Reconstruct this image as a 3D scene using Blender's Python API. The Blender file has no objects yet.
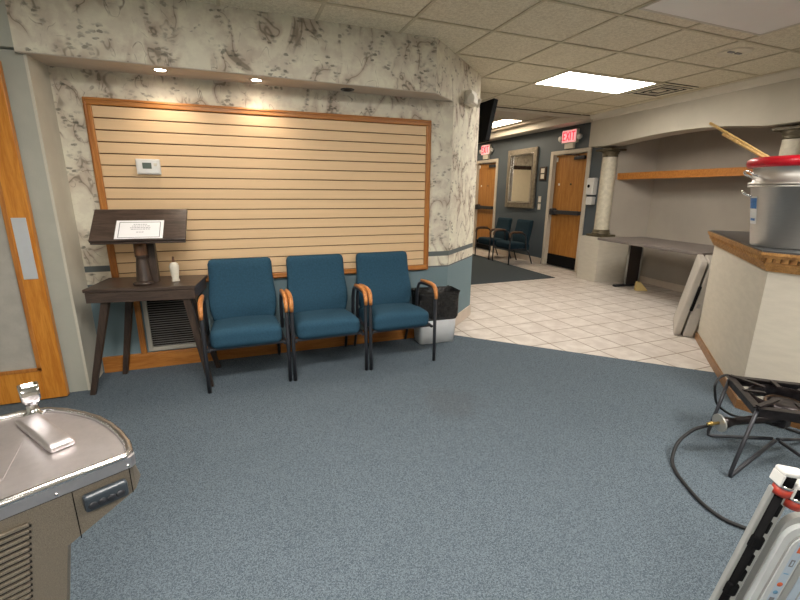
import bpy, bmesh, math, random
from mathutils import Vector, Matrix
random.seed(7)
C = bpy.context.scene.collection
SC = bpy.context.scene
V = Vector
PI = math.pi

# ------------------------------------------------------------------ helpers
def lin(c):
    def f(u):
        u /= 255.0
        return u / 12.92 if u <= 0.04045 else ((u + 0.055) / 1.055) ** 2.4
    return (f(c[0]), f(c[1]), f(c[2]), 1.0)

class N:
    """tiny node-tree helper"""
    def __init__(s, name):
        s.m = bpy.data.materials.new(name); s.m.use_nodes = True
        s.t = s.m.node_tree; s.b = s.t.nodes['Principled BSDF']
    def n(s, typ, **kw):
        o = s.t.nodes.new(typ)
        for k, v in kw.items():
            if k == 'ins':
                for kk, vv in v.items():
                    if isinstance(vv, bpy.types.NodeSocket): s.t.links.new(vv, o.inputs[kk])
                    else: o.inputs[kk].default_value = vv
            else: setattr(o, k, v)
        return o
    def link(s, a, b): s.t.links.new(a, b)
    def math(s, op, a, b=None, c=None):
        o = s.t.nodes.new('ShaderNodeMath'); o.operation = op
        for i, v in enumerate((a, b, c)):
            if v is None: continue
            if isinstance(v, bpy.types.NodeSocket): s.t.links.new(v, o.inputs[i])
            else: o.inputs[i].default_value = v
        return o.outputs[0]
    def mix(s, fac, a, b, mode='MIX'):
        o = s.t.nodes.new('ShaderNodeMix'); o.data_type = 'RGBA'; o.blend_type = mode
        for k, v in ((0, fac), (6, a), (7, b)):
            if isinstance(v, bpy.types.NodeSocket): s.t.links.new(v, o.inputs[k])
            else: o.inputs[k].default_value = v
        return o.outputs[2]
    def step(s, v, lo, hi):
        o = s.t.nodes.new('ShaderNodeMapRange'); o.interpolation_type = 'SMOOTHSTEP'
        s.t.links.new(v, o.inputs[0]); o.inputs[1].default_value = lo; o.inputs[2].default_value = hi
        return o.outputs[0]
    def noise(s, vec, scale, detail=3.0, rough=0.55, dist=0.0):
        o = s.n('ShaderNodeTexNoise'); o.inputs['Scale'].default_value = scale
        o.inputs['Detail'].default_value = detail; o.inputs['Roughness'].default_value = rough
        o.inputs['Distortion'].default_value = dist
        if vec is not None: s.t.links.new(vec, o.inputs['Vector'])
        return o
    def obj(s): return s.n('ShaderNodeTexCoord').outputs['Object']
    def uv(s): return s.n('ShaderNodeTexCoord').outputs['UV']
    def bump(s, h, strength, dist=0.002):
        o = s.n('ShaderNodeBump'); o.inputs['Strength'].default_value = strength
        o.inputs['Distance'].default_value = dist
        s.t.links.new(h, o.inputs['Height']); s.t.links.new(o.outputs[0], s.b.inputs['Normal'])
    def set(s, **kw):
        for k, v in kw.items():
            k = {'base': 'Base Color', 'rough': 'Roughness', 'metal': 'Metallic', 'spec': 'Specular IOR Level', 'coat': 'Coat Weight', 'sheen': 'Sheen Weight'}.get(k, k)
            if isinstance(v, bpy.types.NodeSocket): s.t.links.new(v, s.b.inputs[k])
            else: s.b.inputs[k].default_value = v
        return s.m

def plain(name, c, rough=0.5, metal=0.0, var=0.06, scale=12.0, bump=0.0, bscale=200.0, spec=0.5, stretch=None):
    k = N(name); co = k.obj()
    if stretch:
        mp = k.n('ShaderNodeMapping'); mp.inputs['Scale'].default_value = stretch; k.link(co, mp.inputs[0]); co = mp.outputs[0]
    nz = k.noise(co, scale, 4)
    a = lin(c); lo = tuple(x * (1 - var) for x in a[:3]) + (1,); hi = tuple(min(1, x * (1 + var)) for x in a[:3]) + (1,)
    col = k.mix(k.step(nz.outputs[0], .3, .7), lo, hi)
    if bump:
        k.bump(k.noise(co, bscale, 2).outputs[0], bump)
    return k.set(base=col, rough=rough, metal=metal, spec=spec)

def wood(name, c1, c2, stretch, scale=6.0, rough=0.4):
    k = N(name); mp = k.n('ShaderNodeMapping'); mp.inputs['Scale'].default_value = stretch
    k.link(k.obj(), mp.inputs[0])
    a = k.noise(mp.outputs[0], scale, 6, .6, .6); b = k.noise(mp.outputs[0], scale * 6, 3, .5)
    f = k.math('ADD', k.math('MULTIPLY', a.outputs[0], .7), k.math('MULTIPLY', b.outputs[0], .3))
    col = k.mix(k.step(f, .35, .65), lin(c1), lin(c2))
    return k.set(base=col, rough=rough)

# ---- materials
def mk_carpet(name, c1, c2, c3, stain=None):
    k = N(name); co = k.obj()
    a = k.noise(co, 170, 3, .75); b = k.noise(co, 260, 2, .6); w = k.noise(co, .9, 3)
    f = k.step(a.outputs[0], .36, .64)
    col = k.mix(f, lin(c1), lin(c2))
    col = k.mix(k.step(b.outputs[0], .55, .72), col, lin(c3))
    col = k.mix(k.math('MULTIPLY', k.step(w.outputs[0], .4, .7), .10), col, lin((70, 80, 86)))
    if stain:
        dv = k.n('ShaderNodeVectorMath', operation='DISTANCE'); k.link(co, dv.inputs[0]); dv.inputs[1].default_value = stain
        rr = k.math('ADD', dv.outputs['Value'], k.math('MULTIPLY', k.math('SUBTRACT', k.noise(co, 7, 3).outputs[0], .5), .3))
        col = k.mix(k.math('MULTIPLY', k.math('SUBTRACT', 1.0, k.step(rr, .10, .26)), .22), col, lin((78, 76, 76)))
    k.bump(b.outputs[0], .35, .003)
    return k.set(base=col, rough=1.0, spec=.1)
M_carpet = mk_carpet('carpet_blue_grey', (66, 76, 85), (102, 113.5, 123), (137, 148, 156), (1.26, 2.24, .004))
M_carpet2 = mk_carpet('carpet_dark', (60, 66, 70), (80, 88, 94), (96, 104, 108))

def mk_tile():
    k = N('floor_tile'); co = k.obj()
    sp = k.n('ShaderNodeSeparateXYZ'); k.link(co, sp.inputs[0])
    def line(s, off):
        f = k.math('FRACT', k.math('DIVIDE', k.math('SUBTRACT', s, off), .2985))
        return k.math('MINIMUM', f, k.math('SUBTRACT', 1.0, f))
    d = k.math('MINIMUM', line(sp.outputs[0], 2.365), line(sp.outputs[1], 2.645))
    g = k.math('SUBTRACT', 1.0, k.step(d, .012, .024))
    nz = k.noise(co, 7, 5, .6)
    t = k.mix(k.step(nz.outputs[0], .35, .7), lin((200, 191, 184)), lin((220, 213, 207)))
    col = k.mix(g, t, lin((138, 120, 104)))
    k.bump(k.math('SUBTRACT', 1.0, g), .4, .002)
    return k.set(base=col, rough=.42)
M_tile = mk_tile()

def mk_wallpaper():
    k = N('floral_wallpaper'); uv = k.uv()
    sp = k.n('ShaderNodeSeparateXYZ'); k.link(uv, sp.inputs[0]); z = sp.outputs[1]
    mp = k.n('ShaderNodeMapping'); mp.inputs['Scale'].default_value = (1.25, .72, 1); k.link(uv, mp.inputs[0])
    def contour(sc, det, off, dist=.6):
        m2 = k.n('ShaderNodeMapping'); m2.inputs['Location'].default_value = (off, off * .7, off); k.link(mp.outputs[0], m2.inputs[0])
        return k.math('ABSOLUTE', k.math('SUBTRACT', k.noise(m2.outputs[0], sc, det, .5, dist).outputs[0], .5))
    c1 = contour(4.6, 1.6, 3.1); c2 = contour(8.5, 1.2, 7.7)
    brk = k.noise(uv, 3.6, 2, .6); brk2 = k.step(brk.outputs[0], .42, .56)
    fine = k.step(k.noise(uv, 15, 2).outputs[0], .40, .58)
    v1 = k.math('MULTIPLY', k.math('SUBTRACT', 1.0, k.step(c1, .002, .016)), brk2)
    v2 = k.math('MULTIPLY', k.math('SUBTRACT', 1.0, k.step(c2, .002, .013)), k.math('MULTIPLY', brk2, fine))
    vine = k.math('MAXIMUM', v1, v2)
    near = k.math('SUBTRACT', 1.0, k.step(c1, .03, .085))
    cl = k.step(k.noise(uv, 7.0, 2).outputs[0], .42, .53)
    leaf = None; rnd = None
    for rot, sc, off in ((.7, 15.0, 0.0), (-.9, 16.0, 2.3), (2.2, 19.0, 5.1)):
        m2 = k.n('ShaderNodeMapping'); m2.inputs['Rotation'].default_value = (0, 0, rot); m2.inputs['Scale'].default_value = (1, 1.9, 1); m2.inputs['Location'].default_value = (off, off, 0); k.link(uv, m2.inputs[0])
        dz = k.noise(uv, 48, 3); o2 = k.n('ShaderNodeVectorMath', operation='SCALE'); k.link(dz.outputs['Color'], o2.inputs[0]); o2.inputs[3].default_value = .038
        a2 = k.n('ShaderNodeVectorMath', operation='ADD'); k.link(m2.outputs[0], a2.inputs[0]); k.link(o2.outputs[0], a2.inputs[1])
        lv = k.n('ShaderNodeTexVoronoi', voronoi_dimensions='2D', feature='F1'); lv.inputs['Scale'].default_value = sc; k.link(a2.outputs[0], lv.inputs['Vector'])
        sepc = k.n('ShaderNodeSeparateColor'); k.link(lv.outputs['Color'], sepc.inputs[0])
        one = k.math('MULTIPLY', k.math('SUBTRACT', 1.0, k.step(lv.outputs['Distance'], .18, .32)), k.math('MULTIPLY', k.step(sepc.outputs[0], .46, .6), k.math('ADD', .35, k.math('MULTIPLY', sepc.outputs[2], .65))))
        leaf = one if leaf is None else k.math('MAXIMUM', leaf, one)
    leaf = k.math('MULTIPLY', leaf, k.math('MULTIPLY', near, cl))
    haze = k.math('MULTIPLY', k.math('SUBTRACT', 1.0, k.step(c1, .01, .11)), k.step(brk.outputs[0], .38, .6))
    b1 = k.noise(uv, 2.6, 4, .6); b2 = k.noise(uv, 9, 5, .65)
    base = k.mix(k.step(b1.outputs[0], .35, .65), lin((222, 217, 200)), lin((210, 201, 186)))
    base = k.mix(k.math('MULTIPLY', k.step(b2.outputs[0], .42, .62), .6), base, lin((234, 231, 212)))
    b3 = k.noise(uv, 14, 4, .7); base = k.mix(k.math('MULTIPLY', k.step(b3.outputs[0], .5, .68), .20), base, lin((186, 178, 160)))
    col = k.mix(k.math('MULTIPLY', haze, .62), base, lin((172, 152, 136)))
    col = k.mix(k.math('MULTIPLY', vine, .72), col, lin((120, 108, 94)))
    col = k.mix(k.math('MULTIPLY', leaf, .85), col, k.mix(k.noise(uv, 12, 1).outputs[0], lin((78, 84, 76)), lin((118, 110, 98))))
    def band(lo, hi, e=.002): return k.math('MULTIPLY', k.step(z, lo - e, lo + e), k.math('SUBTRACT', 1.0, k.step(z, hi - e, hi + e)))
    col = k.mix(band(.782, .826), col, lin((96, 103, 104)))
    col = k.mix(band(.676, .690), col, lin((92, 100, 104)))
    fab = k.noise(uv, 160, 2)
    blue = k.mix(fab.outputs[0], lin((104, 125, 134)), lin((122, 143, 151)))
    col = k.mix(k.math('SUBTRACT', 1.0, k.step(z, .674, .678)), col, blue)
    k.bump(fab.outputs[0], .15, .001)
    return k.set(base=col, rough=.75, spec=.3)
M_paper = mk_wallpaper()

M_plaster = plain('textured_wall', (186, 179, 165), .85, var=.05, scale=3, bump=.5, bscale=120)
M_soffit = plain('soffit_paint', (196, 186, 172), .8, var=.03, bump=.2, bscale=150)
M_leftwall = plain('grey_green_wall', (172, 174, 164), .85, var=.06, scale=4, bump=.5, bscale=130)
M_return = plain('pale_return_wall', (200, 197, 184), .85, var=.06, scale=4, bump=.4, bscale=130)
M_niche = plain('niche_wallcover', (162, 154, 144), .85, var=.05, scale=2, bump=.5, bscale=90)
M_blue = plain('slate_blue_paint', (80, 90, 98), .6, var=.04, scale=3, bump=.2, bscale=150)
M_counter = plain('counter_wallcover', (196, 189, 175), .8, var=.04, scale=8, bump=.6, bscale=60, stretch=(1, 1, 4))
def mk_ceiling():
    k = N('ceiling_tile'); co = k.obj()
    a = k.noise(co, 55, 3, .7); b = k.noise(co, 140, 2, .6); w = k.noise(co, 1.2, 2)
    col = k.mix(k.step(a.outputs[0], .36, .62), lin((220, 211, 188)), lin((240, 232, 210)))
    col = k.mix(k.math('MULTIPLY', k.step(b.outputs[0], .58, .66), .5), col, lin((172, 161, 136)))
    k.bump(b.outputs[0], .5, .003)
    return k.set(base=col, rough=.95, spec=.1)
M_ceil = mk_ceiling()
M_grid = plain('ceiling_grid', (206, 195, 168), .6, var=.04)
M_crown = plain('crown_paint', (216, 209, 195), .5, var=.02)
M_oak = wood('oak_trim', (158, 96, 38), (188, 126, 60), (1, 14, 14), 3)
M_oakv = wood('oak_trim_vertical', (158, 96, 38), (188, 126, 60), (14, 14, 1), 3)
M_oakc = wood('golden_counter_oak', (140, 96, 50), (188, 142, 84), (9, 9, 9), 3, .35)
M_oakbase = wood('brown_counter_base', (120, 84, 50), (150, 110, 70), (9, 9, 9), 3, .4)
M_door = wood('oak_door', (158, 104, 46), (184, 130, 68), (9, 9, .8), 3, .35)
M_doorL = wood('orange_oak_door', (182, 110, 32), (210, 142, 56), (9, 9, .8), 3, .35)
M_slat = plain('cream_slatwall', (222, 190, 149), .5, var=.03, scale=2, stretch=(.4, 1, 14))
M_groove = plain('slat_groove', (112, 78, 48), .7)
M_darkwood = wood('dark_stained_wood', (54, 43, 38), (82, 68, 60), (1.5, 12, 12), 4, .35)
M_darkwoodv = wood('dark_stained_wood_upright', (46, 36, 31), (72, 58, 50), (12, 12, 1.5), 4, .4)
M_postlight = wood('brown_wood_block', (92, 62, 42), (120, 84, 58), (12, 12, 1.5), 4, .45)
M_fabric = plain('blue_teal_fabric', (44, 76, 96), .95, var=.12, scale=90, bump=.5, bscale=350, spec=.2)
M_fabric_shaded = plain('shaded_teal_fabric', (30, 50, 62), .95, var=.12, scale=90, bump=.5, bscale=350, spec=.2)  # hall copy of the chair fabric, dimmer light there put into its colour
M_blackmetal = plain('black_metal', (54, 56, 62), .4, .3, var=.1)
M_armwood = wood('arm_wood', (176, 106, 52), (214, 150, 90), (8, 1.5, 8), 8, .35)
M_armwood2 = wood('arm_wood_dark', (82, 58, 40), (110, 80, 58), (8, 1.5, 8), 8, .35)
M_white = plain('white_plastic', (226, 226, 224), .4, var=.02)
M_offwhite = plain('off_white_plastic', (214, 208, 194), .45, var=.03)
M_whitebin = plain('white_bin', (232, 235, 238), .4, var=.02)
M_black = plain('black_plastic', (13, 13, 15), .8, var=.1, spec=.15)
def mk_bag():
    k = N('black_bag'); co = k.obj(); a = k.noise(co, 22, 4, .6, 1.5)
    k.bump(a.outputs[0], 1.0, .03); return k.set(base=lin((22, 22, 24)), rough=.14)
M_bag = mk_bag()
M_steel = plain('stainless_steel', (205, 203, 202), .26, 1.0, var=.06, scale=6)
def mk_brushed(name, c, r1, r2, stretch):
    k = N(name); mp = k.n('ShaderNodeMapping'); mp.inputs['Scale'].default_value = stretch; k.link(k.obj(), mp.inputs[0])
    a = k.noise(mp.outputs[0], 20, 4, .6)
    rr = k.n('ShaderNodeMapRange'); k.link(a.outputs[0], rr.inputs[0]); rr.inputs[3].default_value = r1; rr.inputs[4].default_value = r2
    col = k.mix(a.outputs[0], lin(tuple(x * .9 for x in c)), lin(c))
    return k.set(base=col, rough=rr.outputs[0], metal=1.0)
M_potsteel = mk_brushed('pot_aluminium', (216, 213, 208), .42, .58, (1, 1, 12))
M_topsteel = mk_brushed('basin_steel', (222, 216, 217), .36, .46, (3, 3, 3))
def mk_bronze():
    k = N('speckled_bronze_paint'); co = k.obj(); a = k.noise(co, 950, 2, .7)
    col = k.mix(k.step(a.outputs[0], .35, .65), lin((112, 103, 90)), lin((146, 136, 122)))
    k.bump(a.outputs[0], .3, .001); return k.set(base=col, rough=.4, metal=.35)
M_bronze = mk_bronze()
M_bar = plain('push_bar_grey', (58, 66, 74), .35, var=.1)
M_chrome = plain('chrome', (225, 225, 228), .12, 1.0, var=.02)
M_darkgrille = plain('grille_metal', (150, 148, 146), .4, .2, var=.1)
M_greyframe = plain('grey_frame', (178, 174, 164), .5, .1, var=.05)
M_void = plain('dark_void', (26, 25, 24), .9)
M_paperwhite = plain('white_sheet', (236, 236, 238), .6, var=.01)
M_ink = plain('grey_ink', (150, 152, 160), .7)
M_inkdark = plain('grey_border_ink', (120, 122, 128), .7)
M_lcd = plain('lcd_screen', (92, 104, 98), .3, var=.05)
M_red = plain('red_plastic', (196, 22, 40), .3, var=.06, scale=4)
M_redmetal = plain('red_collar', (176, 60, 46), .4, var=.1)
M_bamboo = wood('bamboo_wood', (196, 152, 88), (226, 190, 128), (1.5, 12, 12), 5, .5)
M_darktop = plain('dark_laminate', (72, 74, 76), .3, var=.08)
M_castiron = plain('cast_iron', (46, 41, 42), .34, .5, var=.4, scale=30, bump=.4, bscale=70)
M_rust = plain('scorched_steel', (120, 98, 78), .5, .5, var=.3, scale=30)
M_brass = plain('brass_fitting', (190, 160, 96), .3, .9)
M_rubber = plain('black_rubber', (26, 27, 30), .6, var=.1)
M_marble = plain('cream_marble', (205, 198, 180), .45, var=.10, scale=22)
M_bronze_gapshade = plain('bronze_trim_and_gap_shade', (92, 84, 66), .45, .3, var=.2, scale=20)
M_tablegrey = plain('table_laminate', (112, 104, 100), .4, var=.05)
M_panelblack = plain('dark_leg_panel', (46, 38, 36), .5, var=.1)
M_legsilver = plain('silver_leg', (176, 176, 172), .35, .6)
M_folded = plain('grey_blow_moulded_plastic', (178, 172, 164), .55, var=.04, bump=.3, bscale=160)
M_mirror = plain('mirror_glass', (235, 235, 235), .03, 1.0, var=.01)
M_silverframe = plain('silver_mirror_frame', (138, 130, 116), .4, .5, var=.2, scale=30)
M_ladder = plain('light_grey_plastic', (196, 200, 202), .45, var=.03)
M_laddergrey = plain('mid_grey_plastic', (158, 160, 158), .5, var=.04)
M_ladderblue = plain('blue_grey_panel', (176, 192, 208), .4, var=.03)
M_wedge = plain('cream_wedge', (214, 190, 130), .7, var=.06)
M_stickerblue = plain('blue_sticker', (70, 120, 180), .4, var=.2, scale=60)
M_orange = plain('orange_ink', (214, 100, 60), .5)
M_inkblue = plain('blue_ink', (110, 160, 196), .5)
M_ventwhite = plain('vent_paint', (232, 224, 202), .5)
M_panel = plain('off_light_lens', (248, 246, 240), .6, var=.02, scale=2, bump=.3, bscale=220)
M_fram = plain('door_frame_paint', (200, 192, 178), .5, var=.03)
M_glassfrost = plain('frosted_door_glass', (170, 166, 158), .35, var=.08, scale=10, bump=.4, bscale=70)
M_plate = plain('push_plate', (206, 210, 216), .35, .35, var=.03)
M_basetile = plain('beige_base_tile', (206, 192, 178), .45, var=.06, scale=5)
M_cream = plain('cream_door_paint', (226, 216, 190), .5, var=.02)
def emis(name, c, s, basec=(240, 240, 240)):
    k = N(name); k.set(base=lin(basec)); k.b.inputs['Emission Color'].default_value = lin(c); k.b.inputs['Emission Strength'].default_value = s
    nz = k.noise(k.obj(), 3, 1); col = k.mix(k.math('MULTIPLY', nz.outputs[0], .04), lin(c), (1, 1, 1, 1)); k.link(col, k.b.inputs['Emission Color'])
    return k.m
M_lamp = emis('fluorescent_lens', (255, 247, 234), 22.0)
M_lamp2 = emis('fluorescent_lens_room', (255, 248, 238), 33.0)
M_halllamp = emis('warm_lens', (255, 232, 200), 12.0)
M_bulb = emis('halogen_bulb', (255, 236, 214), 60.0)
M_exit = emis('exit_red', (255, 40, 66), .9, (220, 40, 60))
M_exitface = emis('exit_face', (255, 150, 158), .55, (240, 205, 205))

# ---- mesh building
class B:
    def __init__(s): s.bm = bmesh.new(); s.mats = []; s.uvs = None
    def mi(s, m):
        if m not in s.mats: s.mats.append(m)
        return s.mats.index(m)
    def _fin(s, faces, m, smooth=False):
        i = s.mi(m)
        for f in faces: f.material_index = i; f.smooth = smooth
    def box(s, lo, hi, m, bev=0.0, mat=None, seg=2):
        lo, hi = V(lo), V(hi); c = (lo + hi) / 2; d = hi - lo
        r = bmesh.ops.create_cube(s.bm, size=1.0)
        vs = r['verts']
        for v in vs: v.co = V((v.co.x * d.x, v.co.y * d.y, v.co.z * d.z)) + c
        fs = set(f for v in vs for f in v.link_faces); s._fin(fs, m)
        if bev:
            es = list(set(e for v in vs for e in v.link_edges))
            rr = bmesh.ops.bevel(s.bm, geom=es, offset=bev, segments=seg, affect='EDGES', profile=.5)
            vs = list(set(v for f in rr['faces'] for v in f.verts) | set(v for v in vs if v.is_valid))
            s._fin(set(f for v in vs for f in v.link_faces), m)
        if mat is not None:
            for v in set(vs): v.co = mat @ v.co
        return s
    def prism(s, pts, vec, m, smooth=False):
        """polygon of 3D points extruded by vec"""
        vec = V(vec); a = [s.bm.verts.new(V(p)) for p in pts]; b = [s.bm.verts.new(V(p) + vec) for p in pts]
        n = len(a); fs = [s.bm.faces.new(a[::-1]), s.bm.faces.new(b)]
        sd = []
        for i in range(n): sd.append(s.bm.faces.new((a[i], a[(i + 1) % n], b[(i + 1) % n], b[i])))
        s._fin(fs, m); s._fin(sd, m, smooth)
        return s
    def tube(s, pts, r, m, n=10, closed=False, ry=None, radii=None, cap=True):
        pts = [V(p) for p in pts]; L = len(pts); rings = []
        prev = None
        for i, p in enumerate(pts):
            if closed: t = pts[(i + 1) % L] - pts[i - 1]
            else: t = pts[min(i + 1, L - 1)] - pts[max(i - 1, 0)]
            t.normalize()
            if prev is None:
                up = V((0, 0, 1)) if abs(t.z) < .9 else V((0, 1, 0))
                u = t.cross(up).normalized()
            else:
                u = (prev - t * prev.dot(t)).normalized()
            prev = u; w = t.cross(u)
            rr = radii[i] if radii else r; r2 = ry if ry else rr
            rings.append([s.bm.verts.new(p + u * math.cos(2 * PI * k / n) * rr + w * math.sin(2 * PI * k / n) * r2) for k in range(n)])
        fs = []
        for i in range(L if closed else L - 1):
            a, b = rings[i], rings[(i + 1) % L]
            for k in range(n): fs.append(s.bm.faces.new((a[k], a[(k + 1) % n], b[(k + 1) % n], b[k])))
        s._fin(fs, m, True)
        if not closed and cap:
            s._fin([s.bm.faces.new(rings[0][::-1]), s.bm.faces.new(rings[-1])], m)
        return s
    def lathe(s, prof, m, n=28, c=(0, 0, 0), mat=None, smooth=True):
        """prof: (r,z) pairs; closed with caps at r>0 ends"""
        c = V(c); rings = []
        for r, z in prof:
            if r < 1e-6: rings.append([s.bm.verts.new(c + V((0, 0, z)))])
            else: rings.append([s.bm.verts.new(c + V((r * math.cos(2 * PI * k / n), r * math.sin(2 * PI * k / n), z))) for k in range(n)])
        fs = []
        for a, b in zip(rings, rings[1:]):
            for k in range(n):
                k2 = (k + 1) % n
                if len(a) == 1 and len(b) == 1: continue
                if len(a) == 1: fs.append(s.bm.faces.new((a[0], b[k2], b[k])))
                elif len(b) == 1: fs.append(s.bm.faces.new((a[k], a[k2], b[0])))
                else: fs.append(s.bm.faces.new((a[k], a[k2], b[k2], b[k])))
        s._fin(fs, m, smooth)
        if mat is not None:
            for v in set(v for rg in rings for v in rg): v.co = mat @ v.co
        return s
    def cushion(s, half, r, m, deform=None, cuts=9):
        tmp = bmesh.new(); bmesh.ops.create_cube(tmp, size=2.0)
        bmesh.ops.subdivide_edges(tmp, edges=tmp.edges[:], cuts=cuts, use_grid_fill=True)
        h = V(half); mp = {}
        for v in tmp.verts:
            p = V((v.co.x * h.x, v.co.y * h.y, v.co.z * h.z))
            q = V([max(-(h[i] - r), min(h[i] - r, p[i])) for i in range(3)])
            d = p - q
            if d.length > 1e-9: p = q + d.normalized() * r
            if deform: p = deform(p)
            mp[v.index] = s.bm.verts.new(p)
        fs = [s.bm.faces.new([mp[v.index] for v in f.verts]) for f in tmp.faces]
        tmp.free(); s._fin(fs, m, True); return s
    def xf(s, mat):
        for v in s.bm.verts: v.co = mat @ v.co
        return s
    def build(s, name, parent=None, udir=None, flat=False):
        bmesh.ops.recalc_face_normals(s.bm, faces=s.bm.faces[:])
        me = bpy.data.meshes.new(name)
        if udir is not None:
            ul = s.bm.loops.layers.uv.new('UVMap'); u = V(udir)
            for f in s.bm.faces:
                for l in f.loops: l[ul].uv = (l.vert.co.dot(u), l.vert.co.z)
        s.bm.to_mesh(me); s.bm.free()
        for m in s.mats: me.materials.append(m)
        o = bpy.data.objects.new(name, me); C.objects.link(o)
        if parent is not None: o.parent = parent
        return o

def thing(name, label, cat, loc=(0, 0, 0), rotz=0.0, group=None):
    o = bpy.data.objects.new(name, None); C.objects.link(o)
    o.location = loc; o.rotation_euler = (0, 0, rotz); o['label'] = label; o['category'] = cat
    if group: o['group'] = group
    o.empty_display_size = .1
    return o
def tag(o, label, cat, group=None):
    o['label'] = label; o['category'] = cat
    if group: o['group'] = group
    return o
def struct(o, label=None):
    o['kind'] = 'structure'
    if label: o['label'] = label
    return o
def lbl(o, t): o['label'] = t; return o
def dup(root, loc, rotz, label, mats=None):
    r = root.copy(); C.objects.link(r); r.location = loc; r.rotation_euler = (0, 0, rotz); r['label'] = label
    def rec(src, dst):
        for ch in list(src.children):
            c = ch.copy(); C.objects.link(c); c.parent = dst
            if mats and c.type == 'MESH':
                hit = [m for m in c.data.materials if m in mats]
                if hit:
                    c.data = c.data.copy()
                    for i, m in enumerate(c.data.materials):
                        if m in mats: c.data.materials[i] = mats[m]
            rec(ch, c)
    rec(root, r)
    return r
def arc(c, r, a0, a1, n, f):
    return [f(c[0] + r * math.cos(a0 + (a1 - a0) * i / n), c[1] + r * math.sin(a0 + (a1 - a0) * i / n)) for i in range(n + 1)]

# ------------------------------------------------------------------ camera (24 mm class phone lens, held at chest height)
CAMZ = 1.36
F, YAW, PIT, ROLL = 419.54, 0.37374, 0.25151, 0.00733
fw = V((math.sin(YAW) * math.cos(PIT), math.cos(YAW) * math.cos(PIT), -math.sin(PIT)))
rt0 = V((math.cos(YAW), -math.sin(YAW), 0)); up0 = rt0.cross(fw)
rt = rt0 * math.cos(ROLL) + up0 * math.sin(ROLL); up = -rt0 * math.sin(ROLL) + up0 * math.cos(ROLL)
cd = bpy.data.cameras.new('camera'); cam = bpy.data.objects.new('camera', cd); C.objects.link(cam)
cd.sensor_width = 36.0; cd.lens = F / 800 * 36.0; cd.clip_start = .02
cam.matrix_world = Matrix(((rt.x, up.x, -fw.x, 0), (rt.y, up.y, -fw.y, 0), (rt.z, up.z, -fw.z, CAMZ), (0, 0, 0, 1)))
SC.camera = cam

# ------------------------------------------------------------------ the setting
H = 2.50
INNER = V((1.87, 3.5225, 0)); DEND = V((2.44, 4.03, 0)); SOF = V((1.564, 3.25, 0))
ddir = (DEND - INNER).normalized()
SW = Matrix.Translation((-1.015, 3.603, 0)) @ Matrix.Rotation(math.radians(-1.6), 4, 'Z')   # the slat wall's own frame
SWL = 2.886

b = B(); b.box((-2.6, -2.6, -.12), (6.3, 10.8, -.004), M_tile); struct(b.build('floor'))
# carpet with its 45 degree edge: x + y = 5.37
b = B(); b.prism([(-2.6, -2.6, -.004), (6.2, -2.6, -.004), (6.2, -.83, -.004), (2.98, 2.39, -.004), (1.78, 3.59, -.004), (1.7, 3.66, -.004), (-2.6, 3.66, -.004)], (0, 0, .008), M_carpet); struct(b.build('floor_carpet'))
b = B(); b.prism([(2.46, 5.45, -.004), (4.91, 5.45, -.004), (5.12, 9.9, -.004), (2.46, 9.9, -.004)], (0, 0, .008), M_carpet2); struct(b.build('floor_carpet_hall'))

b = B(); b.box((-2.6, -2.6, H), (6.3, 5.3, H + .08), M_ceil)
struct(b.build('ceiling'))
b = B()
t = .011
for i in range(-8, 7):
    x = 1.87 + .615 * i
    if -2.5 < x < 5.1: b.box((x - t, -2.5, H - .007), (x + t, 5.3, H - .001), M_grid)
for j in range(-10, 5):
    y = 2.955 + .558 * j
    if -2.5 < y < 5.3: b.box((-2.5, y - t, H - .0075), (5.1, y + t, H - .0015), M_grid)
struct(b.build('ceiling_grid'))
# hall: ring of plain ceiling around a raised tray
b = B()
b.box((2.2, 5.36, H), (3.0, 10.8, H + .05), M_crown); b.box((5.33, 5.36, H), (6.3, 10.8, H + .05), M_crown); b.box((3.0, 9.6, H), (5.33, 10.8, H + .05), M_crown)
b.box((2.9, 5.3, 2.66), (5.4, 9.7, 2.74), M_crown)
b.box((2.95, 5.3, H + .05), (3.0, 9.65, 2.66), M_crown); b.box((5.33, 5.3, H + .05), (5.38, 9.65, 2.66), M_crown); b.box((3.0, 9.6, H + .05), (5.33, 9.65, 2.66), M_crown)
b.box((5.20, 5.4, 2.61), (5.33, 9.6, 2.66), M_soffit)
struct(b.build('ceiling_hall'))
b = B(); b.box((2.44, 5.3, H - .045), (5.60, 5.36, H + .16), M_crown); b.box((2.44, 5.285, H - .012), (5.2, 5.299, H), M_bronze_gapshade); struct(b.build('trim_1'))  # thin dark strip paints in the shadow gap at the ceiling edge

# slat wall behind the chairs (wallpaper above, blue wainscot below)
b = B(); b.box((-.04, 0, 0), (SWL, .12, H), M_paper); b.xf(SW); struct(b.build('wall_slat', udir=(1, 0, 0)))
# soffit
b = B(); b.prism([(-1.07, 3.25, 2.112), (SOF.x, 3.25, 2.112), (INNER.x, INNER.y, 2.126), (INNER.x, INNER.y + .05, 2.128), (-1.07, 3.62, 2.130)], (0, 0, .006), M_soffit)
b.prism([(-1.07, 3.25, 2.116), (SOF.x, 3.25, 2.116), (SOF.x + .02, 3.27, 2.116), (-1.07, 3.27, 2.116)], (0, 0, H - 2.116), M_paper)
struct(b.build('wall_soffit', udir=(1, 0, 0)))
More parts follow.
